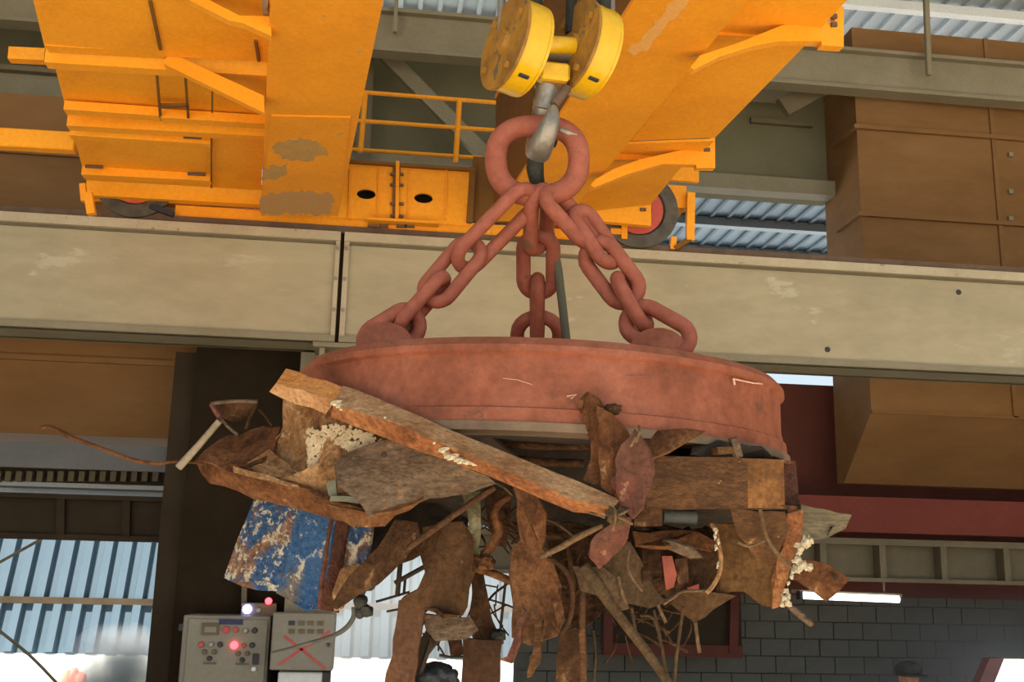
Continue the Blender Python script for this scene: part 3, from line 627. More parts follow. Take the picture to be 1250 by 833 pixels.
# ================================================================== HOOK BLOCK, RING, CHAINS
hk = thing('hook_block', 'yellow two-sheave hook block with grey hook, holding the red ring', 'hook block', D(672, 60, 4.0))
WL[hk.name] = Vector(hk.location)
phi = math.radians(22); Zv = Vector((0, 0, 1)); ax = Vector((math.cos(phi), math.sin(phi), -.10)).normalized(); nf = Zv.cross(ax).normalized()*-1; Zh = ax.cross(nf)*-1
if Zh.z < 0: Zh = -Zh
R = .176
def sheave(cx, cy, d):
    c = D(cx, cy, d)
    sh = lathe('sheave', c, [(0, -.05), (R*.9, -.05), (R*.8, 0), (R*.9, .05), (0, .05)], ax, STL, hk, 40)
    # guard band around the front and bottom, and cheek plates
    bm = bmesh.new(); n = 30; A0, A1 = math.radians(48), math.radians(-150)
    vs = []
    for i in range(n+1):
        t = A0+(A1-A0)*i/n; d_ = nf*math.cos(t)+Zh*math.sin(t)
        vs.append([bm.verts.new(c+d_*r+ax*w) for r, w in ((R, -.043), (R, .043), (R-.012, .043), (R-.012, -.043))])
    for i in range(n):
        for j in range(4): bm.faces.new([vs[i][j], vs[i][(j+1) % 4], vs[i+1][(j+1) % 4], vs[i+1][j]])
    bm.faces.new(vs[0][::-1]); bm.faces.new(vs[-1])
    finish('guard_band', bm, YELB, hk, smooth=.6)
    for s in (-1, 1):
        bm = bmesh.new(); poly = []
        for i in range(36):
            t = 2*math.pi*i/36; rr = R*1.04 if s < 0 else R*.99
            poly.append(c+(nf*math.cos(t)+Zh*math.sin(t))*rr+ax*(.045*s))
        prism_bm(bm, poly, ax*(.012*s)); finish('cheek_plate', bm, CHK if s < 0 else YELB, hk)
    lathe('axle_cap', c-ax*.057, [(0, -.02), (.045, -.02), (.05, 0), (0, 0)], ax, CHK, hk, 20)
    for t in (0.5, 2.2, 3.6, 5.2):
        cc = c-ax*.059+(nf*math.cos(t)+Zh*math.sin(t))*R*.8; lathe('bolt', cc, [(0, -.015), (.014, -.015), (.014, 0), (0, 0)], ax, CHK, hk, 6)
    b = c+nf*math.cos(math.radians(-62))*(R+.002)+Zh*math.sin(math.radians(-62))*(R+.002)
    bar('slot', b-ax*.02, b+ax*.02, .015, .008, DRK, hk)
    return c
CHK = mat('dirty_yellow_cheek', [(0.15, 0.075, 0.0225), (0.3, 0.1425, 0.0188), (0.375, 0.1875, 0.0225)], 7, .6, 0, .3, 30, (.12, .09, .06), .06, 9)
c1 = sheave(631, 58, 4.0); c2 = sheave(714, 62, 4.05)
# put the pair on one axle line
tube('spacer_tube', [D(662, 54, 3.95), D(700, 56, 4.0)], .033, YELB, hk, n=16)
tube('axle', [c1, c2], .05, STL, hk, n=16)
bar('crosshead', D(656, 92, 3.98), D(692, 96, 4.0), .12, .07, YELB, hk, bev=.01)
bar('crosshead_lower', D(660, 100, 4.0), D(690, 104, 4.0), .10, .04, CHK, hk)
tube('hook_shank', [D(668, 98, 4.0), D(668, 118, 4.0), D(665, 135, 4.0)], [.045, .045, .05], STL, hk, n=14)
# hook seen almost edge-on, the ring lies in its bowl
hp = [D(665, 120, 4.00), D(664, 140, 4.03), D(660, 165, 4.06), D(657, 184, 4.0), D(661, 176, 3.90), D(672, 150, 3.86), D(676, 130, 3.88)]
tube('hook', hp, [.042, .046, .05, .05, .046, .036, .012], STL, hk, n=12)
tube('safety_catch', [D(676, 128, 3.9), D(684, 118, 3.92), D(692, 108, 3.95)], .018, RAIL, hk, n=8)
tube('catch_pin', [D(684, 158, 3.95), D(704, 166, 3.95)], .012, STL, hk, n=6);
aabb('chain_shackle', D(687, 132, 3.95).x-.02, D(687, 132, 3.95).x+.02, 3.85, 3.9, D(687, 135, 3.95).z-.03, D(687, 120, 3.95).z, RUB, hk)
for lbl, px, d, k in (('thin dark rope at the outer left edge of the left sheave', 612, 4.0, .018), ('thick black rope rising from the top of the left sheave', 649, 3.95, .03), ('black rope just right of the thick one on the left sheave', 656, 4.05, .022), ('grey rope at the left edge of the right sheave', 697, 4.1, .024), ('thick black rope rising from the top of the right sheave', 737, 4.0, .03), ('black rope at the right edge of the right sheave', 745, 4.05, .020)):
    p = D(px, 12, d+(.08 if px < 620 else 0)); q = p + Vector((.03, .05, 2.2))
    tag(tube('wire_rope', [p-Vector((0, 0, .1)), q], k*.9, RUB if k > .02 else STL, n=8), lbl, 'rope', 'hoist ropes on the hook block')
# master ring
cc = D(656, 196, 3.96)
Rv = RT.copy(); Uv = (UP*.97 + fw*.22).normalized()
pts = []
for i in range(64):
    t = 2*math.pi*i/64; c, s = math.cos(t), math.sin(t)
    e = 2/2.55
    x = .155*math.copysign(abs(c)**e, c); y = .138*math.copysign(abs(s)**e, s)
    x *= 1 - .07*(s if s < 0 else 0)*-1
    pts.append(cc+Rv*x+Uv*y)
rg = tag(tube('master_ring', pts, .041, CHN, n=16, closed=True), 'big salmon red forged ring hanging in the grey hook', 'ring')
# chain links
def link(chain, p, q, w, r, roll, m=CHN, label=None):
    a = (q-p).normalized(); view = ((p+q)/2-O).normalized(); v = a.cross(view).normalized(); n = v.cross(a)
    t = math.radians(roll); v = v*math.cos(t)+n*math.sin(t)
    L = (q-p).length; hw = w/2; e = hw; hl = max(L/2-e, .005); c = (p+q)/2; P = []
    k = 10
    for i in range(k+1): tt = -math.pi/2+math.pi*i/k; P.append(c+a*(hl+e*math.cos(tt))+v*(hw*math.sin(tt)))
    for i in range(1, 4): P.append(c+a*(hl-2*hl*i/4)+v*hw)
    for i in range(k+1): tt = math.pi/2+math.pi*i/k; P.append(c+a*(-hl+e*math.cos(tt))+v*(hw*math.sin(tt)))
    for i in range(1, 4): P.append(c+a*(-hl+2*hl*i/4)-v*hw)
    return tube('link', P, r, m, chain, n=12, closed=True)
ml = thing('lifting_chain', 'left salmon red lifting chain slanting from ring to lug', 'chain', D(560, 320, 3.9), 'lifting chains')
for a, b, w, ro in (((649, 235, 3.91), (562, 324, 3.9), .112, 40), ((580, 298, 3.93), (524, 366, 3.85), .105, -25), ((542, 340, 3.88), (486, 404, 3.82), .09, 70), ((510, 388, 3.84), (446, 428, 3.75), .12, 15)): link(ml, D(*a), D(*b), w, .026, ro)
mc = thing('lifting_chain', 'middle salmon red lifting chain hanging straight down', 'chain', D(657, 320, 4.1), 'lifting chains')
for a, b, w, ro in (((659, 234, 3.92), (657, 302, 4.1), .105, 55), ((657, 288, 4.08), (657, 358, 4.2), .115, 0), ((656, 342, 4.18), (656, 410, 4.3), .09, 88), ((657, 392, 4.28), (657, 426, 4.36), .17, 0)): link(mc, D(*a), D(*b), w, .029, ro)
mr = thing('lifting_chain', 'right salmon red lifting chain slanting from ring to lug', 'chain', D(740, 320, 3.9), 'lifting chains')
for a, b, w, ro in (((668, 235, 3.91), (722, 294, 3.93), .105, 58), ((706, 258, 3.94), (748, 320, 3.9), .09, 50), ((722, 300, 3.92), (772, 366, 3.86), .115, -5), ((755, 340, 3.88), (788, 398, 3.82), .09, 78), ((768, 384, 3.84), (838, 424, 3.72), .125, 15)): link(mr, D(*a), D(*b), w, .028, ro)
tag(tube('supply_cable', [D(657, 184, 4.02), D(655, 205, 4.04), D(659, 235, 4.06), D(668, 270, 4.1), D(680, 322, 4.12), D(685, 360, 4.15), D(692, 420, 4.2)], .017, CAB, n=10), 'grey green electric cable running behind the chains to the magnet', 'cable')
sl = tag(tube('cable_wrap', [D(657, 182, 3.98), D(653, 205, 3.98), D(658, 232, 4.0)], [.026, .034, .024], RUB, n=9), 'black taped wrap hanging inside the red ring', 'cable')

# ================================================================== LIFTING MAGNET
mc0 = D(660, 468, 4.0); nrm = Vector((.02, -.02, 1)).normalized()
mg = thing('lifting_magnet', 'round salmon red lifting magnet hanging on three chains', 'magnet', mc0-nrm*.3)
lathe('shell', mc0, [(0, .0), (.80, 0), (.86, -.004), (.885, -.03), (.887, -.05), (.872, -.058), (.875, -.18), (.884, -.215), (.892, -.22), (.898, -.275), (.88, -.285), (0, -.285)], nrm, SAL, mg, 96, .5)
lathe('wear_ring', mc0, [(.893, -.262), (.905, -.262), (.905, -.288), (.80, -.292), (.80, -.28)], nrm, mat('muddy_steel', [(.13, .09, .06), (.22, .15, .10)], 9, .8, .1, .4, 30), mg, 96)
lathe('pole_face', mc0, [(0, -.29), (.8, -.29), (.8, -.285), (0, -.285)], nrm, RD, mg, 64)
for px, py, d in ((470, 416, 3.75), (803, 412, 3.75), (657, 420, 4.38)):
    c = D(px, py, d); c.z = mc0.z; view = Vector((ray(px, py).x, ray(px, py).y, 0)).normalized(); s = Vector((view.y, -view.x, 0))
    bm = bmesh.new(); poly = [c+s*(.095*math.cos(t))+Zv*(.08+.07*math.sin(t)) for t in [math.pi*i/16 for i in range(17)]] + [c-s*.11, c+s*.11]
    prism_bm(bm, [p-view*.03 for p in poly], view*.06); finish('lug', bm, SAL, mg)
SCR = mat('pale_scratch', [(.62, .36, .26), (.7, .45, .34)], 20, .7)
def onshell(px, py, lift=.003):
    """point of the shell side hit by a picture ray"""
    r_ = ray(px, py); a = Vector((r_.x, r_.y)); b = Vector((-mc0.x, -mc0.y)); A = a.dot(a); B = 2*a.dot(b); Cc = b.dot(b)-(.877+lift)**2
    t = (-B-math.sqrt(max(B*B-4*A*Cc, 0)))/(2*A); return O+r_*t
for pts, w in (([(896, 463), (920, 468), (945, 469)], .010), ([(895, 462), (897, 470)], .012), ([(765, 459), (795, 459)], .005), ([(692, 484), (704, 482), (697, 487)], .007), ([(672, 481), (680, 487)], .005), ([(614, 462), (632, 464), (650, 470)], .003), ([(722, 427), (752, 428)], .005)):
    pp = [onshell(*p) for p in pts]; bm = bmesh.new(); tube_bm(bm, pp, w*.3, 5); finish('paint_scrape', bm, SCR if w != .005 else MATS['muddy_steel'], mg)

# ================================================================== SCRAP HELD BY THE MAGNET
def loft(name, stations, m, parent=None, sub=3, amp=.004, caps=True, seed=0, m2=None):
    """solid bar lofted through stations of (px,py,distance) profile points, roughened"""
    St = [[D(*p) for p in s] for s in stations]; rows = []
    for a, b in zip(St[:-1], St[1:]):
        n = max(1, int((b[0]-a[0]).length/.05))
        for i in range(n): rows.append([p+(q-p)*(i/n) for p, q in zip(a, b)])
    rows.append(St[-1]); bm = bmesh.new(); k = len(rows[0])
    R_ = [[bm.verts.new(p+Vector(noise.noise_vector(p*14+Vector((seed, 0, 0))))*amp+Vector(noise.noise_vector(p*45))*amp*.5) for p in r] for r in rows]
    for A, B in zip(R_[:-1], R_[1:]):
        for j in range(k): bm.faces.new([A[j], A[(j+1) % k], B[(j+1) % k], B[j]])
    bm.faces.new(R_[0][::-1]); bm.faces.new(R_[-1])
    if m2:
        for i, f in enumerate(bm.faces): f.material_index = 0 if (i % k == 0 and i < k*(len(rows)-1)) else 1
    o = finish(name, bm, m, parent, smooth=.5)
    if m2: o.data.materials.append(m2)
    return o
def lump(name, c, r, m, parent=None, amp=.35, freq=9, sub=3, scale=(1, 1, 1), seed=0):
    bm = bmesh.new(); bmesh.ops.create_icosphere(bm, subdivisions=sub, radius=1)
    for v in bm.verts:
        k = 1+amp*noise.noise(v.co*freq*.3+Vector((seed, 2, 1)))+amp*.5*noise.noise(v.co*freq+Vector((seed, 0, 0)))
        v.co = c+Vector((v.co.x*scale[0], v.co.y*scale[1], v.co.z*scale[2]))*k*r
    return finish(name, bm, m, parent, smooth=1.3)
# --- long bar across the front and the stub behind it
lb_ = tag(loft('long_bar', [[(419, 471, 3.30), (407, 493, 3.18), (404, 509, 3.22), (412, 495, 3.36)], [(482, 495, 3.14), (478, 516, 3.04), (482, 539, 3.1), (482, 518, 3.2)], [(600, 546, 3.04), (596, 566, 2.95), (600, 583, 3.0), (600, 565, 3.1)], [(700, 586, 3.0), (694, 608, 2.92), (700, 625, 2.96), (700, 607, 3.05)], [(757, 610, 2.98), (748, 621, 2.92), (742, 631, 2.95), (750, 620, 3.0)]], TANR, m2=R3), 'long orange-brown rusted bar lying slantwise across the front of the magnet', 'scrap metal', 'scrap held by the magnet')  # tan top face, paler in colour as if lit from above; redder below
for px, py, n in ((563, 557, 5), (547, 552, 3), (415, 492, 3)):
    for i in range(n): lump('paint_crust', D(px+i*6-n*2, py+random.uniform(-2, 3)+i*2, 2.99 if px > 500 else 3.17), .010, CRU, lb_, amp=1.2, sub=2, seed=i*3, scale=(1.4, .4, .7))
for px, py in ((530, 541), (655, 590), (688, 606), (470, 510)): lump('paint_crust', D(px, py, 2.985 if px > 500 else 3.06), .005, CRU, lb_, sub=1)
tag(loft('bar_stub', [[(350, 451, 3.42), (337, 465, 3.33), (328, 479, 3.38), (340, 466, 3.46)], [(380, 460, 3.36), (370, 478, 3.27), (362, 494, 3.33), (375, 477, 3.42)], [(418, 473, 3.3), (410, 488, 3.22), (398, 504, 3.28), (410, 488, 3.36)]], ORG, amp=.009, seed=4, m2=TANR), 'short bright orange bar end sticking out left above the crumpled sheet', 'scrap metal', 'scrap held by the magnet')
# --- crumpled sheets at the left
cs = thing('crumpled_sheet', 'big crumpled brown steel sheet folded to a point at the left of the magnet', 'scrap metal', D(300, 570, 3.45), 'scrap held by the magnet')
sheet('upper_fold', [(238, 564, 3.55), (271, 543, 3.55), (317, 518, 3.55), (340, 519, 3.5), (330, 548, 3.42), (296, 563, 3.36), (285, 573, 3.36)], R1, cs, amp=.012, seed=1)
sheet('middle_fold', [(285, 573, 3.36), (296, 562, 3.36), (328, 548, 3.42), (376, 584, 3.36), (408, 566, 3.30), (445, 602, 3.24), (404, 613, 3.28), (336, 587, 3.32)], R4, cs, amp=.018, seed=2)
sheet('lower_lip', [(238, 564, 3.55), (287, 571, 3.36), (336, 586, 3.32), (386, 604, 3.28), (412, 610, 3.26), (475, 634, 3.2), (440, 642, 3.26), (380, 630, 3.36), (330, 611, 3.42), (255, 592, 3.52)], R1, cs, amp=.010, seed=3)
loft('bright_edge', [[(284, 569, 3.34), (286, 577, 3.33), (290, 573, 3.37)], [(325, 580, 3.31), (328, 588, 3.30), (328, 584, 3.34)], [(362, 592, 3.29), (364, 596, 3.29), (366, 594, 3.32)]], R4, cs, amp=.006)
sheet('green_lip', [(398, 592, 3.24), (409, 585, 3.24), (412, 604, 3.24), (402, 606, 3.24)], CAB, cs, amp=.004)
sheet('green_lip', [(405, 605, 3.23), (440, 607, 3.2), (438, 615, 3.2), (402, 613, 3.23)], CAB, cs, amp=.004)
scrap('flaky_plate', 'tan plate with a pale flaking crust under the bar stub', [(343, 488, 3.46), (400, 498, 3.36), (440, 516, 3.28), (478, 536, 3.2), (440, 548, 3.26), (408, 566, 3.27), (376, 585, 3.32), (345, 566, 3.42), (328, 552, 3.46), (338, 518, 3.48)], R4, amp=.016, seed=4)
bm = bmesh.new(); rr_ = random.Random(5)
for i in range(900):
    px, py = rr_.uniform(376, 470), rr_.uniform(508, 575)
    if abs(py-540-(px-415)*-.2) > 16+rr_.random()*10 or py < 500+(px-400)*.47+8: continue
    c = D(px, py, 3.205+(456-px)*.0017); r = rr_.uniform(.004, .011)
    prism_bm(bm, [c+(RT*math.cos(t)+UP*math.sin(t))*r*rr_.uniform(.6, 1.1) for t in (0, 1.2, 2.6, 3.9, 5.1)], fw*.006+Vector((rr_.uniform(-1, 1), rr_.uniform(-1, 1), rr_.uniform(-1, 1)))*.004)
tag(finish('pale_flakes', bm, FLK, bpy.data.objects['flaky_plate']), None, None, None, 'stuff')
gp = scrap('torn_plate', 'grey-brown torn plate with a small hole under the long bar', [(405, 566, 3.22), (423, 553, 3.2), (451, 542, 3.16), (484, 537, 3.14), (531, 555, 3.12), (596, 583, 3.1), (606, 590, 3.1), (568, 606, 3.12), (510, 615, 3.14), (481, 631, 3.16), (452, 630, 3.16), (440, 612, 3.16), (414, 593, 3.2)], R5, amp=.016, seed=5, freq=5)
lathe('hole', D(469, 555, 3.11), [(0, -.004), (.010, -.004), (.008, .006), (0, .006)], ray(469, 555), RD, gp, 10)
sheet('rusty_lip', [(400, 616, 3.22), (455, 628, 3.14), (482, 630, 3.13), (520, 613, 3.13), (500, 628, 3.14), (470, 644, 3.16), (430, 640, 3.2)], R1, gp, amp=.01, seed=9)
# --- blue flaking sheet
bs = thing('blue_sheet', 'fluted sheet with flaking blue and white paint hanging at the left', 'scrap metal', D(360, 680, 3.5), 'scrap held by the magnet')
sheet('flute', [(309, 607, 3.56), (366, 620, 3.5), (338, 724, 3.46), (297, 716, 3.5), (273, 706, 3.54)], BLP, bs, amp=.008, seed=1, seg=.09)
sheet('flute', [(366, 618, 3.5), (408, 630, 3.42), (388, 744, 3.38), (370, 740, 3.4), (338, 724, 3.46)], mat('strong_blue_flaking_paint', [(.018, .05, .12), (.028, .075, .18), (.032, .08, .18), (.12, .10, .09)], 7, .75, 0, .5, 40, (.30, .27, .23), .08, 30, detail=10, spec=.15, fine=(50, .6, 1.35)), bs, amp=.008, seed=2, seg=.09)
sheet('flute', [(408, 628, 3.42), (432, 634, 3.48), (414, 748, 3.46), (388, 744, 3.38)], R6, bs, amp=.008, seed=3, seg=.09)
sheet('flute', [(432, 634, 3.48), (458, 640, 3.42), (447, 690, 3.42), (420, 694, 3.47)], BLP, bs, amp=.008, seed=4, seg=.09)
sheet('crusty_edge', [(418, 694, 3.44), (441, 688, 3.42), (434, 716, 3.42), (418, 744, 3.42), (404, 748, 3.44), (400, 736, 3.44), (412, 715, 3.44)], R4, bs, amp=.012, seed=6)
# --- small bracket, pale rod and long wire at the far left
br = thing('bent_bracket', 'small bent steel bracket standing above the crumpled sheet at the left', 'scrap metal', D(288, 505, 3.5), 'scrap held by the magnet')
sheet('cup', [(258, 492, 3.48), (314, 490, 3.48), (313, 502, 3.5), (300, 514, 3.54), (284, 517, 3.54), (270, 508, 3.5)], R2, br, amp=.004)
tube('rim', [D(258, 493, 3.46), D(285, 490, 3.45), (D(314, 491, 3.46))], .006, R5, br, n=6)
tube('rim', [D(258, 493, 3.46), D(263, 502, 3.46), D(268, 509, 3.46)], .009, R6, br, n=6)
tube('leg', [D(268, 509, 3.47), D(278, 521, 3.47), D(290, 531, 3.47)], .005, R5, br, n=6); tube('leg', [D(313, 493, 3.47), D(306, 508, 3.5), D(300, 524, 3.5)], .006, R2, br, n=6); tube('leg', [D(316, 500, 3.48), D(325, 510, 3.5), D(332, 520, 3.5)], .004, R2, br, n=6)
rod('pale_rod', 'short pale crusted rod slanting down at the far left of the scrap', [(268, 514, 3.46), (245, 541, 3.46), (218, 571, 3.46)], [4.2, 4.4, 5], mat('pale_rod_crust', [(.17, .13, .085), (.27, .22, .155)], 12, .9, 0, .5))
rod('long_wire', 'long thin rusty wire sticking out over the left opening', [(50, 523, 3.4), (62, 522, 3.4), (92, 536, 3.4), (125, 548, 3.42), (160, 561, 3.44), (190, 566, 3.45), (215, 564, 3.48), (248, 566, 3.5)], [3.0, 3.0, 2.6, 2.4, 2.6, 2.2, 1.6, 1.4], R1, 'wire')
# --- middle pieces in front of the magnet
scrap('curled_strip', 'narrow curled strip standing up against the magnet rim', [(714, 491, 3.05), (718, 479, 3.06), (732, 486, 3.06), (729, 508, 3.04), (727, 541, 3.03), (729, 556, 3.03), (733, 594, 3.02), (713, 586, 3.03), (718, 561, 3.05), (717, 539, 3.06), (711, 508, 3.06)], R1, amp=.008, th=.014, seed=7, seg=.04)
scrap('folded_plate', 'brown folded plate with a pointed corner beside the curled strip', [(730, 494, 3.03), (747, 505, 3.02), (764, 522, 3.02), (769, 534, 3.02), (762, 542, 3.02), (747, 545, 3.0), (748, 580, 3.0), (752, 609, 3.0), (733, 595, 3.02), (729, 539, 3.02)], R1, amp=.006, seed=8, th=.014, seg=.05)
lump('rust_clod', D(748, 500, 3.06), .02, R2, bpy.data.objects['folded_plate'], scale=(1.3, 1, .8))
scrap('leaf_plate', 'purple-brown leaf shaped plate at the lower end of the long bar', [(776, 524, 2.98), (786, 539, 2.96), (793, 563, 2.95), (794, 594, 2.95), (783, 621, 2.95), (771, 634, 2.96), (759, 616, 2.96), (754, 587, 2.96), (751, 561, 2.97), (758, 544, 2.98)], R6, amp=.008, th=.02, seed=9, seg=.05)
scrap('leaf_plate', 'second purple-brown leaf plate hanging under the end of the long bar', [(772, 634, 2.97), (764, 662, 2.98), (748, 682, 3.0), (730, 695, 3.02), (719, 680, 3.02), (721, 662, 3.02), (736, 645, 3.0), (754, 632, 2.98)], R6, amp=.008, th=.02, seed=10, seg=.05)
kn = tag(lump('torn_knot', D(752, 629, 2.93), .022, WD, amp=.8, scale=(1.2, .7, 1.1)), 'frayed knot of torn wire at the lower tip of the long bar', 'scrap metal', 'scrap held by the magnet')
for a, b in (((750, 620), (748, 648)), ((745, 628), (772, 640)), ((752, 630), (768, 622)), ((738, 632), (720, 626)), ((776, 540), (780, 520)), ((770, 545), (776, 528))): tube('strand', [D(*a, 2.92), D((a[0]+b[0])/2+2, (a[1]+b[1])/2, 2.91), D(*b, 2.93)], .004, WIR, kn, n=5)
# --- right side: hollow beam, blades, bent plates
hb = thing('hollow_beam', 'dark amber hollow steel beam lying under the right side of the magnet', 'scrap metal', D(880, 590, 3.3), 'scrap held by the magnet')
loft('front_face', [[(786, 556, 3.10), (788, 620, 3.08), (788, 620, 3.11), (786, 556, 3.13)], [(870, 559, 3.14), (872, 620, 3.12), (872, 620, 3.15), (870, 559, 3.17)], [(912, 560, 3.17), (914, 620, 3.15), (914, 620, 3.18), (912, 560, 3.2)]], R7, hb, amp=.005)
loft('front_end', [[(912, 560, 3.17), (914, 620, 3.15), (914, 620, 3.18), (912, 560, 3.2)], [(956, 562, 3.2), (958, 621, 3.18), (958, 621, 3.21), (956, 562, 3.23)]], mat('fresh_amber_rust', [(.075, .031, .009), (.15, .064, .02), (.26, .115, .036)], 7, .8, 0, .6, 34, (.36, .25, .13), .02, 22, spec=.25, fine=(50, .65, 1.3)), hb, amp=.005)
loft('top_face', [[(786, 557, 3.11), (786, 557, 3.15), (800, 562, 3.52), (800, 558, 3.52)], [(957, 562, 3.2), (957, 566, 3.2), (972, 568, 3.52), (972, 564, 3.52)]], R1, hb, amp=.004)
loft('bottom_face', [[(788, 618, 3.1), (788, 622, 3.1), (800, 612, 3.52), (800, 608, 3.52)], [(958, 617, 3.18), (958, 622, 3.18), (978, 622, 3.5), (978, 618, 3.5)]], R7, hb, amp=.004)
loft('rear_face', [[(800, 558, 3.5), (800, 612, 3.5), (800, 612, 3.53), (800, 558, 3.53)], [(971, 565, 3.5), (977, 621, 3.48), (977, 621, 3.51), (971, 565, 3.53)]], R6, hb, amp=.004)
for px, py in ((858, 562), (862, 606), (880, 585), (906, 581), (838, 604), (922, 602), (936, 612)): lump('paint_crust', D(px, py, 3.10+(px-788)*.0006), random.uniform(.004, .009), CRU, hb, sub=1)
scrap('curved_sheet', 'thin curved blade tucked under the magnet rim above the hollow beam', [(786, 526, 3.12), (840, 524, 3.1), (862, 528, 3.12), (840, 541, 3.08), (815, 553, 3.07), (795, 559, 3.08), (788, 548, 3.1)], R1, amp=.006, seed=11, th=.012)
scrap('dark_rib', 'dark bent rib between the thin blade and the hollow beam', [(846, 545, 3.2), (880, 536, 3.2), (930, 548, 3.25), (945, 560, 3.3), (880, 562, 3.2), (840, 558, 3.15)], RD, amp=.006, seed=12)
sm_ = thing('small_clip', 'small tan clip standing on the hollow beam under the rim', 'scrap metal', D(890, 550, 3.15), 'scrap held by the magnet')
bar('flat', D(872, 551, 3.14), D(898, 550, 3.16), .04, .02, R7, sm_); bar('upright', D(895, 535, 3.15), D(901, 558, 3.15), .03, .022, R5, sm_, up=Vector((1, 0, 0)))
bp_ = thing('bent_plate', 'rusty bent plate with an orange flange at the right end of the scrap', 'scrap metal', D(940, 680, 3.25), 'scrap held by the magnet')
sheet('flange', [(958, 628, 3.22), (979, 622, 3.24), (977, 660, 3.22), (965, 694, 3.2), (950, 741, 3.2), (942, 744, 3.2), (947, 694, 3.2), (956, 668, 3.2)], R3, bp_, amp=.006, th=.016, seed=13, seg=.06)
sheet('curved_face', [(893, 622, 3.17), (958, 624, 3.18), (960, 650, 3.2), (950, 690, 3.2), (938, 690, 3.22), (925, 686, 3.22), (909, 665, 3.2), (896, 642, 3.18)], R7, bp_, amp=.012, seed=14, th=.012)
sheet('lower_face', [(872, 640, 3.26), (898, 640, 3.24), (926, 684, 3.24), (950, 690, 3.22), (944, 742, 3.22), (930, 739, 3.22), (908, 722, 3.24), (880, 726, 3.26), (860, 726, 3.28), (868, 690, 3.28)], mat('rust_olive', [(.055, .026, .008), (.095, .045, .015), (.13, .065, .024)], 6, .8, .05, .4, 34, fine=(55, .6, 1.35), spec=.2), bp_, amp=.012, seed=15)
tube('edge_wire', [D(928, 622, 3.15), D(932, 642, 3.15), D(938, 660, 3.17), (D(952, 680, 3.17)), D(966, 694, 3.17)], .006, WIR, bp_, n=6)
tube('edge_wire', [D(900, 662, 3.17), D(915, 667, 3.18), D(934, 660, 3.17)], .005, WIR, bp_, n=6)
# drum
dr = thing('crushed_drum', 'crushed dark brown drum under the hollow beam with a faded red stripe', 'scrap metal', D(820, 690, 3.3), 'scrap held by the magnet')
bm = bmesh.new(); a, b = D(768, 688, 3.32), D(876, 688, 3.36); ax_, s_, t_ = frame(a, b); rows = []
for i in range(17):
    c = a+(b-a)*(i/16); rr = .098*(1+.10*math.sin(i*1.9))*(.86 if i in (0, 16) else 1)
    rows.append([bm.verts.new(c+(s_*math.cos(2*math.pi*j/28)+t_*math.sin(2*math.pi*j/28))*rr*(1+.22*noise.noise(c*7+Vector((j*.35, 0, 0))))) for j in range(28)])
for A, B in zip(rows[:-1], rows[1:]):
    for j in range(28): bm.faces.new([A[j], A[(j+1) % 28], B[(j+1) % 28], B[j]])
bm.faces.new(rows[0]); bm.faces.new(rows[-1]); finish('body', bm, R2, dr, smooth=.6)
sheet('red_stripe', [(807, 679, 3.2), (822, 678, 3.2), (826, 702, 3.2), (823, 716, 3.22), (812, 718, 3.22), (810, 700, 3.2)], REDP, dr, amp=.004); sheet('red_stripe', [(838, 716, 3.22), (853, 715, 3.22), (855, 721, 3.22), (846, 723, 3.22)], REDP, dr, amp=.003)
sheet('tan_ridge', [(808, 659, 3.2), (825, 662, 3.18), (848, 672, 3.18), (858, 680, 3.2), (842, 681, 3.2), (822, 672, 3.2), (806, 668, 3.22)], R5, dr, amp=.006)
sheet('top_fold', [(772, 652, 3.24), (850, 648, 3.24), (872, 664, 3.26), (868, 674, 3.24), (812, 662, 3.18), (776, 668, 3.22)], R1, dr, amp=.01, seed=3)
sheet('bent_flap', [(824, 682, 3.21), (838, 680, 3.2), (840, 710, 3.2), (828, 714, 3.22)], R2, dr, amp=.004)
scrap('box_end', 'small square box end wedged under the hollow beam', [(776, 618, 3.18), (808, 619, 3.18), (808, 644, 3.18), (774, 644, 3.2)], R2, amp=.003, th=.02)
rod('short_pipe', 'short blue-grey pipe under the hollow beam', [(810, 630, 3.3), (850, 632, 3.3)], 9, mat('blue_grey_pipe', [(.06, .07, .07), (.09, .10, .10)], 8, .6), 'pipe')
scrap('hanging_plate', 'brown triangular plate hanging below the crushed drum', [(816, 738, 3.24), (840, 722, 3.22), (870, 722, 3.22), (899, 728, 3.24), (872, 746, 3.22), (848, 762, 3.22)], mat('rust_olive_dark', [(.05, .024, .01), (.09, .045, .018)], 6, .8, .05, .4, fine=(55, .6, 1.35), spec=.2), amp=.006, seed=17)
scrap('left_drum_plate', 'dark bent plate left of the crushed drum', [(742, 690, 3.2), (765, 660, 3.22), (790, 700, 3.24), (812, 736, 3.26), (790, 742, 3.26), (756, 735, 3.2), (722, 722, 3.15), (718, 700, 3.15)], mat('rust_olive_brown', [(.05, .028, .013), (.085, .05, .025)], 6, .8, .05, .4, fine=(55, .6, 1.35), spec=.2), amp=.014, seed=18)
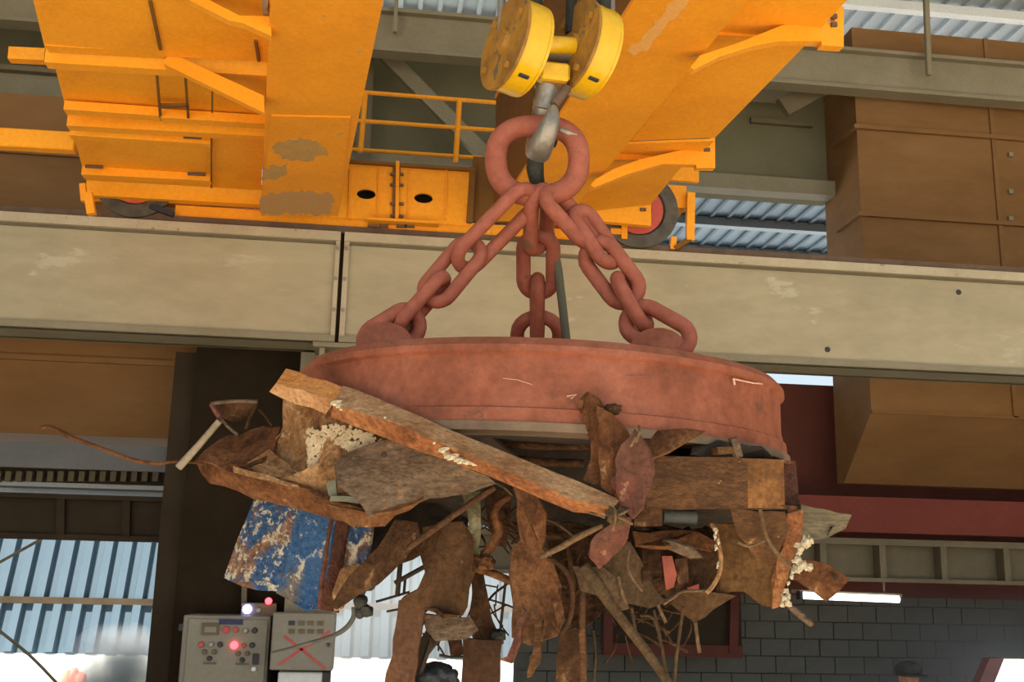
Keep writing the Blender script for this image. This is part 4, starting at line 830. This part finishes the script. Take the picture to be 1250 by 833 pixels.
# fragments at the right
scrap('grey_fragment', 'weathered grey slab sticking out right below the hollow beam end', [(976, 617, 3.42), (1039, 629, 3.46), (1032, 647, 3.45), (1014, 645, 3.43), (1009, 657, 3.42), (978, 654, 3.4)], mat('weathered_grey', [(.10, .08, .05), (.18, .145, .095)], 8, .85, 0, .5, 30, stretch=(.5, 1, 3), fine=(55, .6, 1.35), spec=.2), th=.02, amp=.006, seed=19)
hp_ = scrap('holed_bracket', 'brown flat bracket with a bolt hole at the far right of the scrap', [(972, 690, 3.3), (984, 682, 3.32), (1012, 689, 3.34), (1039, 707, 3.36), (1010, 736, 3.35), (984, 716, 3.32), (966, 706, 3.3)], R1, th=.012, amp=.004, seed=20)
lathe('bolt_hole', D(1020, 705, 3.335), [(0, -.006), (.009, -.006), (.009, .01), (0, .01)], ray(1020, 705), RD, hp_, 12)
rod('stub_pin', 'short tan pin pointing down right below the white crust', [(944, 722, 3.24), (962, 738, 3.25), (978, 752, 3.26), (991, 763, 3.27)], [4, 4, 4.5, 3.5], R5)
ck = thing('white_crust', 'lumps of white crust clinging to the right edge of the scrap', 'crust', D(975, 690, 3.2), 'scrap held by the magnet')
for i, (px, py, r) in enumerate(((978, 668, 5), (984, 662, 6), (988, 660, 4), (976, 674, 4), (972, 684, 5), (978, 689, 6), (985, 692, 5), (971, 696, 5), (990, 693, 3), (966, 703, 3), (962, 712, 3), (960, 722, 5), (957, 730, 6), (961, 736, 6), (955, 738, 4), (963, 728, 4))):
    lump('crust_lump', D(px, py, 3.17), r/F*3.2*(.8 if i < 10 else .6), CRU, ck, amp=1.6, freq=5, sub=2, seed=i*3, scale=(1, .6, 1.2))
cc2 = thing('crusted_wire', 'pale crusted wire looped on the lower face right of the drum', 'wire', D(875, 690, 3.2), 'scrap held by the magnet')
tube('wire', [D(869, 640, 3.2), D(874, 650, 3.18), D(877, 665, 3.18), D(880, 682, 3.18), D(878, 700, 3.18), D(870, 716, 3.18), D(862, 724, 3.18)], .007, R4, cc2, n=6)
for i, (px, py) in enumerate(((874, 648), (873, 655), (877, 662), (874, 668), (876, 690))): lump('crust_lump', D(px, py, 3.17), random.uniform(.004, .006), CRU, cc2, sub=2, amp=1.5, freq=5, seed=i*5, scale=(.8, .6, 1.5))
# --- lower hanging pieces
scrap('bottle_plate', 'bottle shaped brown plate hanging in the middle below the bar', [(628, 596, 3.2), (657, 606, 3.2), (653, 635, 3.18), (655, 659, 3.16), (663, 680, 3.14), (675, 723, 3.12), (684, 750, 3.12), (681, 775, 3.12), (648, 785, 3.12), (627, 775, 3.13), (628, 738, 3.14), (622, 702, 3.15), (625, 672, 3.16), (634, 658, 3.18), (631, 629, 3.2)], mat('rust_mid', [(0.0723, 0.0298, 0.0119), (0.119, 0.051, 0.0213), (0.1487, 0.0663, 0.0281)], 7, .8, .05, .5, 40, fine=(55, .6, 1.35), spec=.2), amp=.014, th=.016, seed=21, seg=.06)
scrap('narrow_strip', 'narrow pointed strip beside the neck of the bottle shaped plate', [(657, 611, 3.13), (666, 626, 3.12), (665, 659, 3.12), (659, 672, 3.13), (652, 642, 3.13)], R1, amp=.003, seed=22)
scrap('tail_strip', 'bent strip hanging straight down from the bottle shaped plate', [(652, 757, 3.09), (660, 757, 3.08), (661, 790, 3.07), (658, 808, 3.07), (650, 827, 3.08), (643, 829, 3.08), (651, 795, 3.08)], R7, amp=.003, seed=23, seg=.04)
scrap('tail_strip', 'bent strip slanting down left from the bottle shaped plate', [(637, 742, 3.1), (642, 746, 3.09), (633, 785, 3.08), (624, 812, 3.09), (608, 806, 3.1), (620, 800, 3.1), (628, 775, 3.1)], R6, amp=.003, seed=24, seg=.04)
scrap('creased_plate', 'broad dark brown creased plate hanging left of the bottle shaped plate', [(512, 645, 3.26), (543, 636, 3.2), (566, 638, 3.2), (576, 658, 3.2), (578, 697, 3.16), (570, 743, 3.16), (563, 750, 3.16), (543, 748, 3.14), (520, 743, 3.2), (491, 734, 3.26), (512, 717, 3.2), (520, 697, 3.2), (517, 676, 3.24)], mat('rust_deep', [(0.032, 0.0144, 0.0056), (0.056, 0.0256, 0.0096), (0.084, 0.04, 0.016)], 6, .8, .05, .5, 40, (.3, .2, .12), .0, 20, fine=(55, .6, 1.35), spec=.2), amp=.018, seed=25, th=.014)
scrap('hanging_strip', 'straight brown strip hanging lowest at the left of the scrap', [(487, 734, 3.22), (519, 738, 3.2), (512, 780, 3.2), (505, 845, 3.2), (468, 845, 3.24), (477, 799, 3.23)], R6 if 0 else mat('rust_flat', [(.07, .032, .017), (.105, .05, .027)], 3, .8, .05, .25, 30, fine=(55, .6, 1.35), spec=.2), amp=.004, seed=26)
scrap('slanting_plate', 'dark plate slanting down left beside the blue sheet', [(484, 634, 3.3), (512, 638, 3.26), (514, 655, 3.24), (486, 686, 3.26), (464, 711, 3.3), (438, 728, 3.32), (410, 747, 3.34), (402, 741, 3.34), (426, 705, 3.32), (461, 668, 3.3)], R2, amp=.010, seed=27)
scrap('ragged_plate', 'small ragged dark plate behind the top of the creased plate', [(486, 648, 3.32), (524, 648, 3.3), (521, 673, 3.3), (502, 684, 3.3), (484, 690, 3.32), (474, 692, 3.34)], R2, amp=.01, seed=51)
scrap('ragged_strip', 'ragged brown strip hanging between greenish upright strip and bottle plate', [(590, 596, 3.34), (626, 600, 3.34), (622, 640, 3.34), (618, 668, 3.34), (604, 668, 3.34), (596, 640, 3.34)], R2, amp=.012, seed=52)
rod('thin_bar', 'thin flat bar slanting across the top of the creased plate', [(604, 595, 3.14), (550, 632, 3.14), (498, 670, 3.16)], 4, R2, 'bar')
scrap('crusty_block', 'tan flecked block under the creased plate', [(518, 750, 3.24), (574, 756, 3.2), (584, 772, 3.2), (570, 782, 3.2), (535, 782, 3.22), (524, 768, 3.24)], R5, amp=.012, th=.015, seed=28)
scrap('square_plate', 'dark square plate at the bottom below the crusty block', [(566, 780, 3.25), (611, 784, 3.22), (609, 845, 3.22), (562, 845, 3.25)], mat('rust_night', [(.032, .014, .007), (.055, .025, .013)], 6, .85, .05, .3, fine=(55, .6, 1.35), spec=.2), amp=.004, seed=29)
mo = thing('crushed_motor', 'black rounded crushed motor at the bottom edge left of the square plate', 'scrap metal', D(530, 830, 3.3), 'scrap held by the magnet')
lump('casing', D(532, 838, 3.3), .072, mat('black_blue_steel', [(.022, .025, .03), (.05, .054, .06)], 8, .6, .2, .4), mo, amp=.2, sub=4); sheet('strap', [(538, 745, 3.3), (548, 775, 3.28), (520, 800, 3.26), (505, 840, 3.26), (494, 836, 3.26), (508, 795, 3.28), (524, 770, 3.3)], RD, mo, amp=.006); sheet('strap', [(545, 775, 3.3), (562, 775, 3.3), (566, 800, 3.3), (552, 806, 3.3)], R2, mo, amp=.006)
tube('lead', [D(536, 800, 3.28), D(552, 803, 3.28), D(570, 802, 3.28)], .005, DRK, mo, n=5)
scrap('green_post', 'greenish crusted upright strip between creased plate and long bar', [(566, 603, 3.2), (586, 600, 3.2), (588, 640, 3.2), (584, 690, 3.22), (572, 690, 3.22), (574, 645, 3.2)], R5 if 0 else mat('greenish_crust', [(.05, .042, .022), (.09, .08, .046), (.16, .145, .09)], 10, .9, 0, .6, fine=(50, .6, 1.35), spec=.1), amp=.008, seed=30, seg=.05)
rod('curved_strip', 'curved brown strip looping down right of the greenish upright strip', [(622, 606, 3.25), (607, 617, 3.24), (604, 632, 3.24), (609, 648, 3.24), (600, 666, 3.24), (588, 682, 3.24)], [4, 5, 6, 6, 6, 5], R1)
rod('cross_bar', 'short brown bar lying level left of the bottle shaped plate', [(580, 694, 3.22), (600, 700, 3.22), (626, 711, 3.22)], 5, R1, 'bar')
tag(lump('twisted_knot', D(588, 688, 3.22), .03, R1, amp=.8, scale=(1.3, .8, .8), seed=3), 'twisted knot of strip at the left end of the level bar', 'scrap metal', 'scrap held by the magnet')
scrap('dark_strip', 'dark ragged strip hanging right of the creased plate', [(574, 690, 3.3), (590, 700, 3.3), (598, 745, 3.3), (608, 772, 3.3), (606, 790, 3.3), (582, 792, 3.3), (572, 760, 3.3), (576, 725, 3.3)], R2, amp=.008, seed=31)
lump('clod', D(608, 778, 3.28), .024, RUB, bpy.data.objects['dark_strip'])
scrap('long_plate', 'dark plate hanging at the bottom right of the bottle shaped plate', [(684, 772, 3.26), (703, 768, 3.25), (716, 774, 3.25), (716, 845, 3.25), (676, 845, 3.26)], R2, amp=.005, seed=32)
rod('upright_rod', 'amber upright rod hanging down beside the long dark plate', [(713, 692, 3.15), (711, 740, 3.15), (711, 790, 3.16), (713, 845, 3.16)], 4.2, R7)
rod('slanting_rod', 'thick brown rod slanting down right at the bottom of the scrap', [(712, 690, 3.12), (730, 716, 3.12), (748, 742, 3.13), (785, 790, 3.14), (825, 845, 3.15)], [7, 8, 6.5, 6.2, 6], WD)
scrap('forked_root', 'brown forked lump where the thick slanting rod leaves the scrap', [(700, 690, 3.14), (735, 690, 3.14), (752, 705, 3.14), (768, 742, 3.15), (750, 748, 3.14), (730, 728, 3.14), (708, 722, 3.14)], mat('rust_dull', [(.05, .03, .015), (.09, .055, .03)], 7, .85, 0, .5, fine=(55, .6, 1.35), spec=.2), amp=.016, th=.015, seed=33)
rod('hooked_strip', 'thin hooked strip curving down right of the bottle shaped plate', [(668, 682, 3.12), (684, 690, 3.12), (697, 710, 3.12), (699, 738, 3.12), (694, 760, 3.12), (686, 772, 3.12)], 3.2, R2)
rod('frayed_cable', 'frayed pale cable reaching from the bottle plate to the long bar tip', [(660, 680, 3.05), (685, 668, 3.04), (705, 656, 3.03), (736, 642, 3.0)], [3, 4, 4.5, 3], WIR, 'cable')
for i, p in enumerate((
        [(768, 672, 3.14), (766, 690, 3.13), (772, 706, 3.13), (784, 722, 3.14)], [(834, 741, 3.2), (830, 770, 3.2), (826, 800, 3.2), (822, 845, 3.2)],
        [(849, 760, 3.2), (851, 778, 3.2), (854, 797, 3.2)], [(771, 742, 3.2), (774, 760, 3.2), (778, 778, 3.2), (792, 805, 3.2)],
        [(798, 745, 3.2), (806, 780, 3.2), (811, 808, 3.2), (818, 845, 3.2)], [(803, 738, 3.18), (808, 750, 3.18), (813, 760, 3.18)],
        [(782, 752, 3.2), (796, 754, 3.19), (803, 770, 3.2), (807, 790, 3.2)], [(755, 704, 3.12), (759, 722, 3.12), (765, 738, 3.12)],
        [(724, 770, 3.3), (727, 800, 3.3), (724, 845, 3.3)], [(810, 738, 3.2), (822, 730, 3.19), (836, 722, 3.19), (868, 722, 3.19)], [(626, 605, 3.2), (616, 596, 3.2), (606, 590, 3.2)], [(700, 655, 3.16), (680, 640, 3.16), (664, 634, 3.16)])):
    rod('loose_wire', ['pale wire curving in front of the drum', 'brown wire hanging straight below the drum', 'short tan wire end hanging from the triangular plate', 'dull wire beside the thick slanting rod', 'long wire hanging right of the thick slanting rod', 'short whitish wire end under the drum', 'kinked wire below the drum', 'whitish wire on the forked lump', 'dark wire hanging right of the upright rod', 'tan wire along the lower edge of the drum', 'thin wire end above the curved strip', 'thin wire behind the frayed cable'][i], p, (1.9, 2.2, 2.4, 2, 2, 2.2, 1.8, 2, 1.6, 2, 1.8, 1.6)[i], WIR if i in (0, 2, 5, 7, 9) else WD, 'wire')
# dark bars in front of the bright opening
for lbl, p, r in (('upright dark bar end in the bright gap left of the creased plate', [(489, 684, 3.4), (485, 728, 3.4)], 3.2), ('slanting dark bar in the bright gap left of the creased plate', [(482, 712, 3.4), (522, 690, 3.4)], 3), ('thin dark bar pointing left in the bright gap', [(459, 735, 3.4), (500, 723, 3.4)], 1.6), ('short dark bar end above the hanging strip', [(472, 747, 3.4), (492, 743, 3.4)], 1.4), ('thin dark prong in the bright gap', [(495, 703, 3.42), (493, 726, 3.42)], 1.8), ('dark line of wire in the narrow gap left of the bottle plate', [(588, 712, 3.4), (600, 745, 3.4), (614, 765, 3.4)], 1), ('dark bent wire hanging in the narrow gap left of the bottle plate', [(617, 712, 3.4), (613, 750, 3.4), (610, 778, 3.4)], 1.8)):
    rod('dark_bar', lbl, p, r, RD, 'bar')
vf = thing('black_hose', 'black hose with a lumpy fitting hanging beside the blue sheet', 'hose', D(445, 735, 3.36), 'scrap held by the magnet')
for i, (px, py, r) in enumerate(((441, 720, 8), (450, 714, 8), (459, 709, 6), (440, 734, 9), (447, 746, 8), (440, 748, 7))): lump('fitting', D(px, py, 3.36), r/F*3.36, RUB, vf, amp=.4, sub=2, seed=i)
tube('hose', [D(432, 742, 3.36), D(431, 755, 3.36), D(420, 769, 3.37), D(400, 779, 3.38), D(375, 786, 3.4), D(350, 793, 3.42), D(332, 797, 3.44)], [.008, .008, .008, .007, .006, .005, .004], mat('hose_rubber', [(.05, .048, .042), (.09, .085, .075)], 20, .8), vf, n=8)
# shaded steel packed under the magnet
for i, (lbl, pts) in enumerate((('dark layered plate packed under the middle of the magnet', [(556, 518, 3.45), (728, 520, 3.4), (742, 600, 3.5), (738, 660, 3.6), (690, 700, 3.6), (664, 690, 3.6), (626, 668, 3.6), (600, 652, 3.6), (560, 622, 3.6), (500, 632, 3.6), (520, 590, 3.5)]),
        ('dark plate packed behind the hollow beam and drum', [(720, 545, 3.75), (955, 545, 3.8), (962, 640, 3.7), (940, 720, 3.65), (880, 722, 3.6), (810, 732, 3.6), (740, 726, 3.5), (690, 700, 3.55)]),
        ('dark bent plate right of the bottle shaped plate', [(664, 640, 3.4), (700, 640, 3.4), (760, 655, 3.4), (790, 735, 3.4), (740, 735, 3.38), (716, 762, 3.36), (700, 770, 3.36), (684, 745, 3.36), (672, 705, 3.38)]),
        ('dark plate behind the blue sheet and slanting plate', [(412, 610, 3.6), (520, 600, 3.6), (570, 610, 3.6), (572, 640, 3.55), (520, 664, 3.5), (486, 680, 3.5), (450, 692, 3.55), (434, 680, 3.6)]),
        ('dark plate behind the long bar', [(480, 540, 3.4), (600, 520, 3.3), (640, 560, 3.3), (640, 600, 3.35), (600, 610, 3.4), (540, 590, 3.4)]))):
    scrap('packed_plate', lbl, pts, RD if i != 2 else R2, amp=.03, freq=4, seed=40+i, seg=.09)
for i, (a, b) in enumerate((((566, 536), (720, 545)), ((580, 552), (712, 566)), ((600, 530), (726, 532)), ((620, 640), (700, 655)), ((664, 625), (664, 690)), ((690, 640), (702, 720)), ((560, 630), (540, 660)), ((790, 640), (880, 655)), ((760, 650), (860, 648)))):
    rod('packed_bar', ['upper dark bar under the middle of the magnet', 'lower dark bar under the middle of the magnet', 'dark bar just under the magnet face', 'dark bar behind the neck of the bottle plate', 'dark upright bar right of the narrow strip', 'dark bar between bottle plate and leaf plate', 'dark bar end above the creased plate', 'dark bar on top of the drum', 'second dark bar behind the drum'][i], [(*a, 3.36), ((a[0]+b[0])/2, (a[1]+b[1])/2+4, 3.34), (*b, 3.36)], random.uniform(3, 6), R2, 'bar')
bm = bmesh.new(); rr_ = random.Random(3)
for i in range(150):                                  # thin wires nobody could count
    px, py = rr_.choice([(690, 690), (790, 730), (580, 660), (640, 640), (720, 660), (820, 700), (545, 760), (780, 760), (800, 745), (600, 640), (590, 730)]); px += rr_.uniform(-45, 45); py += rr_.uniform(-20, 25); d = rr_.uniform(3.25, 3.55)
    L_ = rr_.uniform(15, 45); an = rr_.uniform(-.9, 2.2)
    tube_bm(bm, smoothpath([D(px, py, d), D(px+math.cos(an)*L_*.5+rr_.uniform(-6, 6), py+math.sin(an)*L_*.5, d+rr_.uniform(-.05, .05)), D(px+math.cos(an)*L_, py+math.sin(an)*L_, d)], 4), rr_.uniform(.002, .005), 5)
tag(finish('wire_tangle', bm, R2), 'tangle of thin rusty wires caught in the hanging scrap', 'wire', None, 'stuff')

# ================================================================== CONTROL PANELS
def cyl(name, c, r, dep, m, par, n=14): return lathe(name, c, [(0, -dep), (r*.85, -dep), (r, -dep*.8), (r, 0), (0, 0)], Vector((0, 1, 0)), m, par, n)
Y1 = 10.45
cp = thing('control_cabinet', 'grey control cabinet with buttons and a lit blue lamp, on the black column', 'control cabinet', PY(272, 800, Y1))
x0, x1 = PY(221, 790, Y1).x, PY(328, 790, Y1).x; z1_, z0_ = PY(275, 752, Y1).z, PY(275, 905, Y1).z
aabb('body', x0, x1, Y1, 10.895, z0_, z1_, BOX2, cp, .01); aabb('door', x0+.05, x1-.02, Y1-.025, Y1, z0_+.04, z1_-.03, BOX, cp, .006)
Yf = Y1-.027
def fit(par, Yf, px, py, w, h, m, nm, dep=.02): c = PY(px, py, Yf); k = Yf/F; return aabb(nm, c.x-w*k/2, c.x+w*k/2, Yf-dep, Yf, c.z-h*k/2, c.z+h*k/2, m, par)
dsp = fit(cp, Yf, 257, 768, 19, 13, OLV, 'display', .025); fit(dsp, Yf-.025, 257, 769, 13, 6, BOX2, 'screen', .004)
fit(cp, Yf, 282, 759.5, 27, 6, BLUT, 'label_plate', .006)
for px, py, m_, r in ((276, 769, REDT, 4), (288, 769, REDT, 3.2), (300, 770, STL, 3), (311, 770, DRK, 3.2), (246, 787, REDT, 3.2), (258, 787, STL, 3), (269, 787, DRK, 3.2), (286, 788, LEDR, 4.6), (298, 788, REDT, 2.6), (308, 788, DRK, 3.2)):
    cyl('push_button', PY(px, py, Yf), r*Yf/F, .03, m_, cp)
for px, py in ((250, 796), (262, 796), (256, 804), (291, 798), (302, 798), (296, 806)): cyl('selector_knob', PY(px, py, Yf), 2.8*Yf/F, .035, DRK if py > 800 else OLV, cp)
fit(cp, Yf, 256, 810, 15, 2.5, OLV, 'label_plate', .004); fit(cp, Yf, 296, 811, 15, 2.5, OLV, 'label_plate', .004)
lk = fit(cp, Yf, 312, 805, 7, 12, DRK, 'lock', .02); cyl('key', PY(310, 817, Yf), 3*Yf/F, .03, WTX, lk, 10)
aabb('hinge', x0-.04, x0+.005, Y1+.02, Y1+.06, PY(229, 765, Y1).z-.04, PY(229, 765, Y1).z+.02, DRK, cp)
tb = aabb('lamp_box', PY(293, 745, Y1).x, PY(336, 745, Y1).x, 10.55, 10.8, z1_, PY(300, 737, Y1).z, OLV, cp)
cyl('blue_lamp', PY(302, 744, 10.55), 5.2*10.55/F, .03, LEDB, cp); cyl('red_lamp', PY(328, 734, 10.55), 4*10.55/F, .03, LEDR, cp); cyl('grey_lamp', PY(316, 745, 10.55), 3*10.55/F, .03, STL, cp)
bar('conduit', PY(299, 700, 10.8), PY(298, 740, 10.8), .05, .05, OLV, cp)
Y2 = 10.12
cq = thing('switch_enclosure', 'smaller grey panel crossed out with red lines, on the grey column', 'control panel', PY(370, 780, Y2))
xa, xb_ = PY(331, 785, Y2).x, PY(408, 785, Y2).x; zt_, zb_ = PY(370, 749, Y2).z, PY(370, 819, Y2).z
aabb('body', xa, xb_, Y2, 10.42, zb_, zt_, BOX2, cq, .01); Yg = Y2-.002
for px in (356, 368, 379, 391):
    for py, m_ in ((761, DRK if px == 356 else OLV), (771, OLV)): fit(cq, Yg, px, py, 7, 5, m_ if py == 761 else OLV, 'nameplate', .012)
cyl('door_lock', PY(401, 787, Yg), 3*Y2/F, .03, DRK, cq, 3)
for a, b in (((347, 777), (368, 793)), ((368, 793), (397, 817)), ((340, 812), (368, 793)), ((368, 793), (388, 783)), ((388, 783), (403, 770))):
    bar('red_stroke', PY(*a, Yg-.002), PY(*b, Yg-.002), .004, .022, REDT, cq, up=Vector((0, 0, 1)))
pb_ = thing('switch_box', 'pale box fixed under the crossed-out grey panel', 'switch box', PY(368, 835, 10.2))
aabb('body', PY(339, 830, 10.2).x, PY(393, 830, 10.2).x, 10.2, 10.42, PY(368, 880, 10.2).z, PY(368, 821, 10.2).z, WTX, pb_, .01); aabb('side_cover', PY(393, 830, 10.2).x, PY(403, 830, 10.2).x, 10.22, 10.42, PY(368, 880, 10.2).z, PY(368, 821, 10.2).z, DRK, pb_)

# ================================================================== PERSON, FIRE AND SMOKE
pt = PY(1107, 809, 9.3); px_, py_, H = pt.x, pt.y, pt.z
pr = thing('person', 'person in a dark cap standing below the tube light, only the head in view', 'person', (px_, py_, 0))
k = H/1.80
pts = [(0, 0, .98), (0, .01, 1.2), (0, 0, 1.42), (0, -.01, 1.54), (0, -.02, 1.62),
       (.19, 0, 1.42), (.24, .01, 1.14), (.25, -.06, .90), (-.19, 0, 1.42), (-.24, .01, 1.14), (-.25, -.06, .90),
       (.10, 0, .92), (.11, -.01, .50), (.11, .02, .09), (.12, -.16, .04), (-.10, 0, .92), (-.11, -.01, .50), (-.11, .02, .09), (-.12, -.16, .04)]
ed = [(0, 1), (1, 2), (2, 3), (3, 4), (2, 5), (5, 6), (6, 7), (2, 8), (8, 9), (9, 10), (0, 11), (11, 12), (12, 13), (13, 14), (0, 15), (15, 16), (16, 17), (17, 18)]
rad = [.15, .15, .14, .065, .06, .075, .055, .042, .075, .055, .042, .10, .068, .05, .042, .10, .068, .05, .042]
me = bpy.data.meshes.new('body'); me.from_pydata([(a*k, b*k, c*k) for a, b, c in pts], ed, []); bo = bpy.data.objects.new('body', me); C.objects.link(bo); bo.parent = pr; WL[bo.name] = Vector((px_, py_, 0))
sk = bo.modifiers.new('skin', 'SKIN'); sv = me.skin_vertices[0].data
for i, r in enumerate(rad): sv[i].radius = (r*k, r*k*(.72 if i < 3 else 1))
sv[0].use_root = True
bo.modifiers.new('sub', 'SUBSURF').levels = 2; bo.modifiers['sub'].render_levels = 2; me.materials.append(CLO)
hc = Vector((px_, py_-.02, H-.135*k))
bm = bmesh.new(); bmesh.ops.create_icosphere(bm, subdivisions=4, radius=1)
for v in bm.verts:
    x, y, z = v.co; w = .077*(1-.18*max(0, -z)); yy = .098
    nose = .022*math.exp(-((x/.16)**2+((z+.12)/.22)**2)) if y < 0 else 0
    eye = -.010*sum(math.exp(-(((x-s*.38)/.18)**2+((z-.05)/.12)**2)) for s in (-1, 1)) if y < 0 else 0
    mouth = .006*math.exp(-((x/.3)**2+((z+.48)/.07)**2)) if y < 0 else 0
    v.co = hc + Vector((x*w, y*yy - nose - eye - mouth, z*.118))
finish('head', bm, SKIN, pr, smooth=1)
for s in (-1, 1):
    lump('ear', hc+Vector((s*.078, .01, 0)), .03, SKIN, pr, amp=.1, sub=2, scale=(.35, .7, 1)); lump('hand', Vector((px_+s*.25*k, py_-.09, .82*k)), .055, SKIN, pr, amp=.15, sub=2, scale=(.6, .8, 1.4))
bm = bmesh.new(); lathe_bm(bm, hc+Vector((0, 0, .03)), [(.118, -.01), (.124, .03), (.118, .065), (.09, .095), (.05, .108), (0, .112)], Vector((0, 0, 1)), 28); bmesh.ops.remove_doubles(bm, verts=bm.verts[:], dist=1e-5)
for v in bm.verts: v.co.x = hc.x+(v.co.x-hc.x)*.92
cap = finish('cap', bm, CLO, pr, smooth=1)
prism('peak', [hc+Vector((.115*math.sin(t), -.09-.13*math.cos(t), .022)) for t in [(-80+20*i)*math.pi/180 for i in range(9)]], Vector((0, 0, .014)), CLO, cap)
# fire glow and smoke in the yard at the lower left
fi = thing('fire', 'pink glowing fire at the bottom of the left opening', 'fire', PY(85, 830, 24))
for i, (px, py, r) in enumerate(((82, 828, 7), (90, 824, 7), (76, 833, 6), (98, 832, 8), (70, 842, 8))): lump('flame', PY(px, py, 24), r/F*24, FLAME, fi, amp=.5, sub=2, seed=i, scale=(.8, .8, 1.3))
def cloud(name, label, c, s, m):
    bm = bmesh.new(); bmesh.ops.create_icosphere(bm, subdivisions=3, radius=1); me = bpy.data.meshes.new(name); bm.to_mesh(me); bm.free(); me.materials.append(m)
    o = bpy.data.objects.new(name, me); C.objects.link(o); o.location = c; o.scale = s; return tag(o, label, 'smoke', None, 'stuff')
SMK = smoke_mat('smoke_dense', (.96, .95, .97), 6, True, 1.4); SMT = smoke_mat('smoke_thin', (.86, .89, .92), .8, True, .9)
cloud('smoke_cloud', 'dense grey smoke billowing at the bottom of the left opening', PY(140, 835, 23), (1.25, 1.2, 1.25), SMK)
cloud('smoke_haze', 'thin pale smoke drifting in the bright opening behind the panels', PY(500, 760, 24), (4.5, 2.0, 2.4), SMT)
cloud('smoke_haze', 'thin smoke in front of the block wall at the lower right', PY(1190, 845, 13.6), (2.6, .9, 1.7), smoke_mat('smoke_low', (.85, .88, .92), 1.6, True, .9))
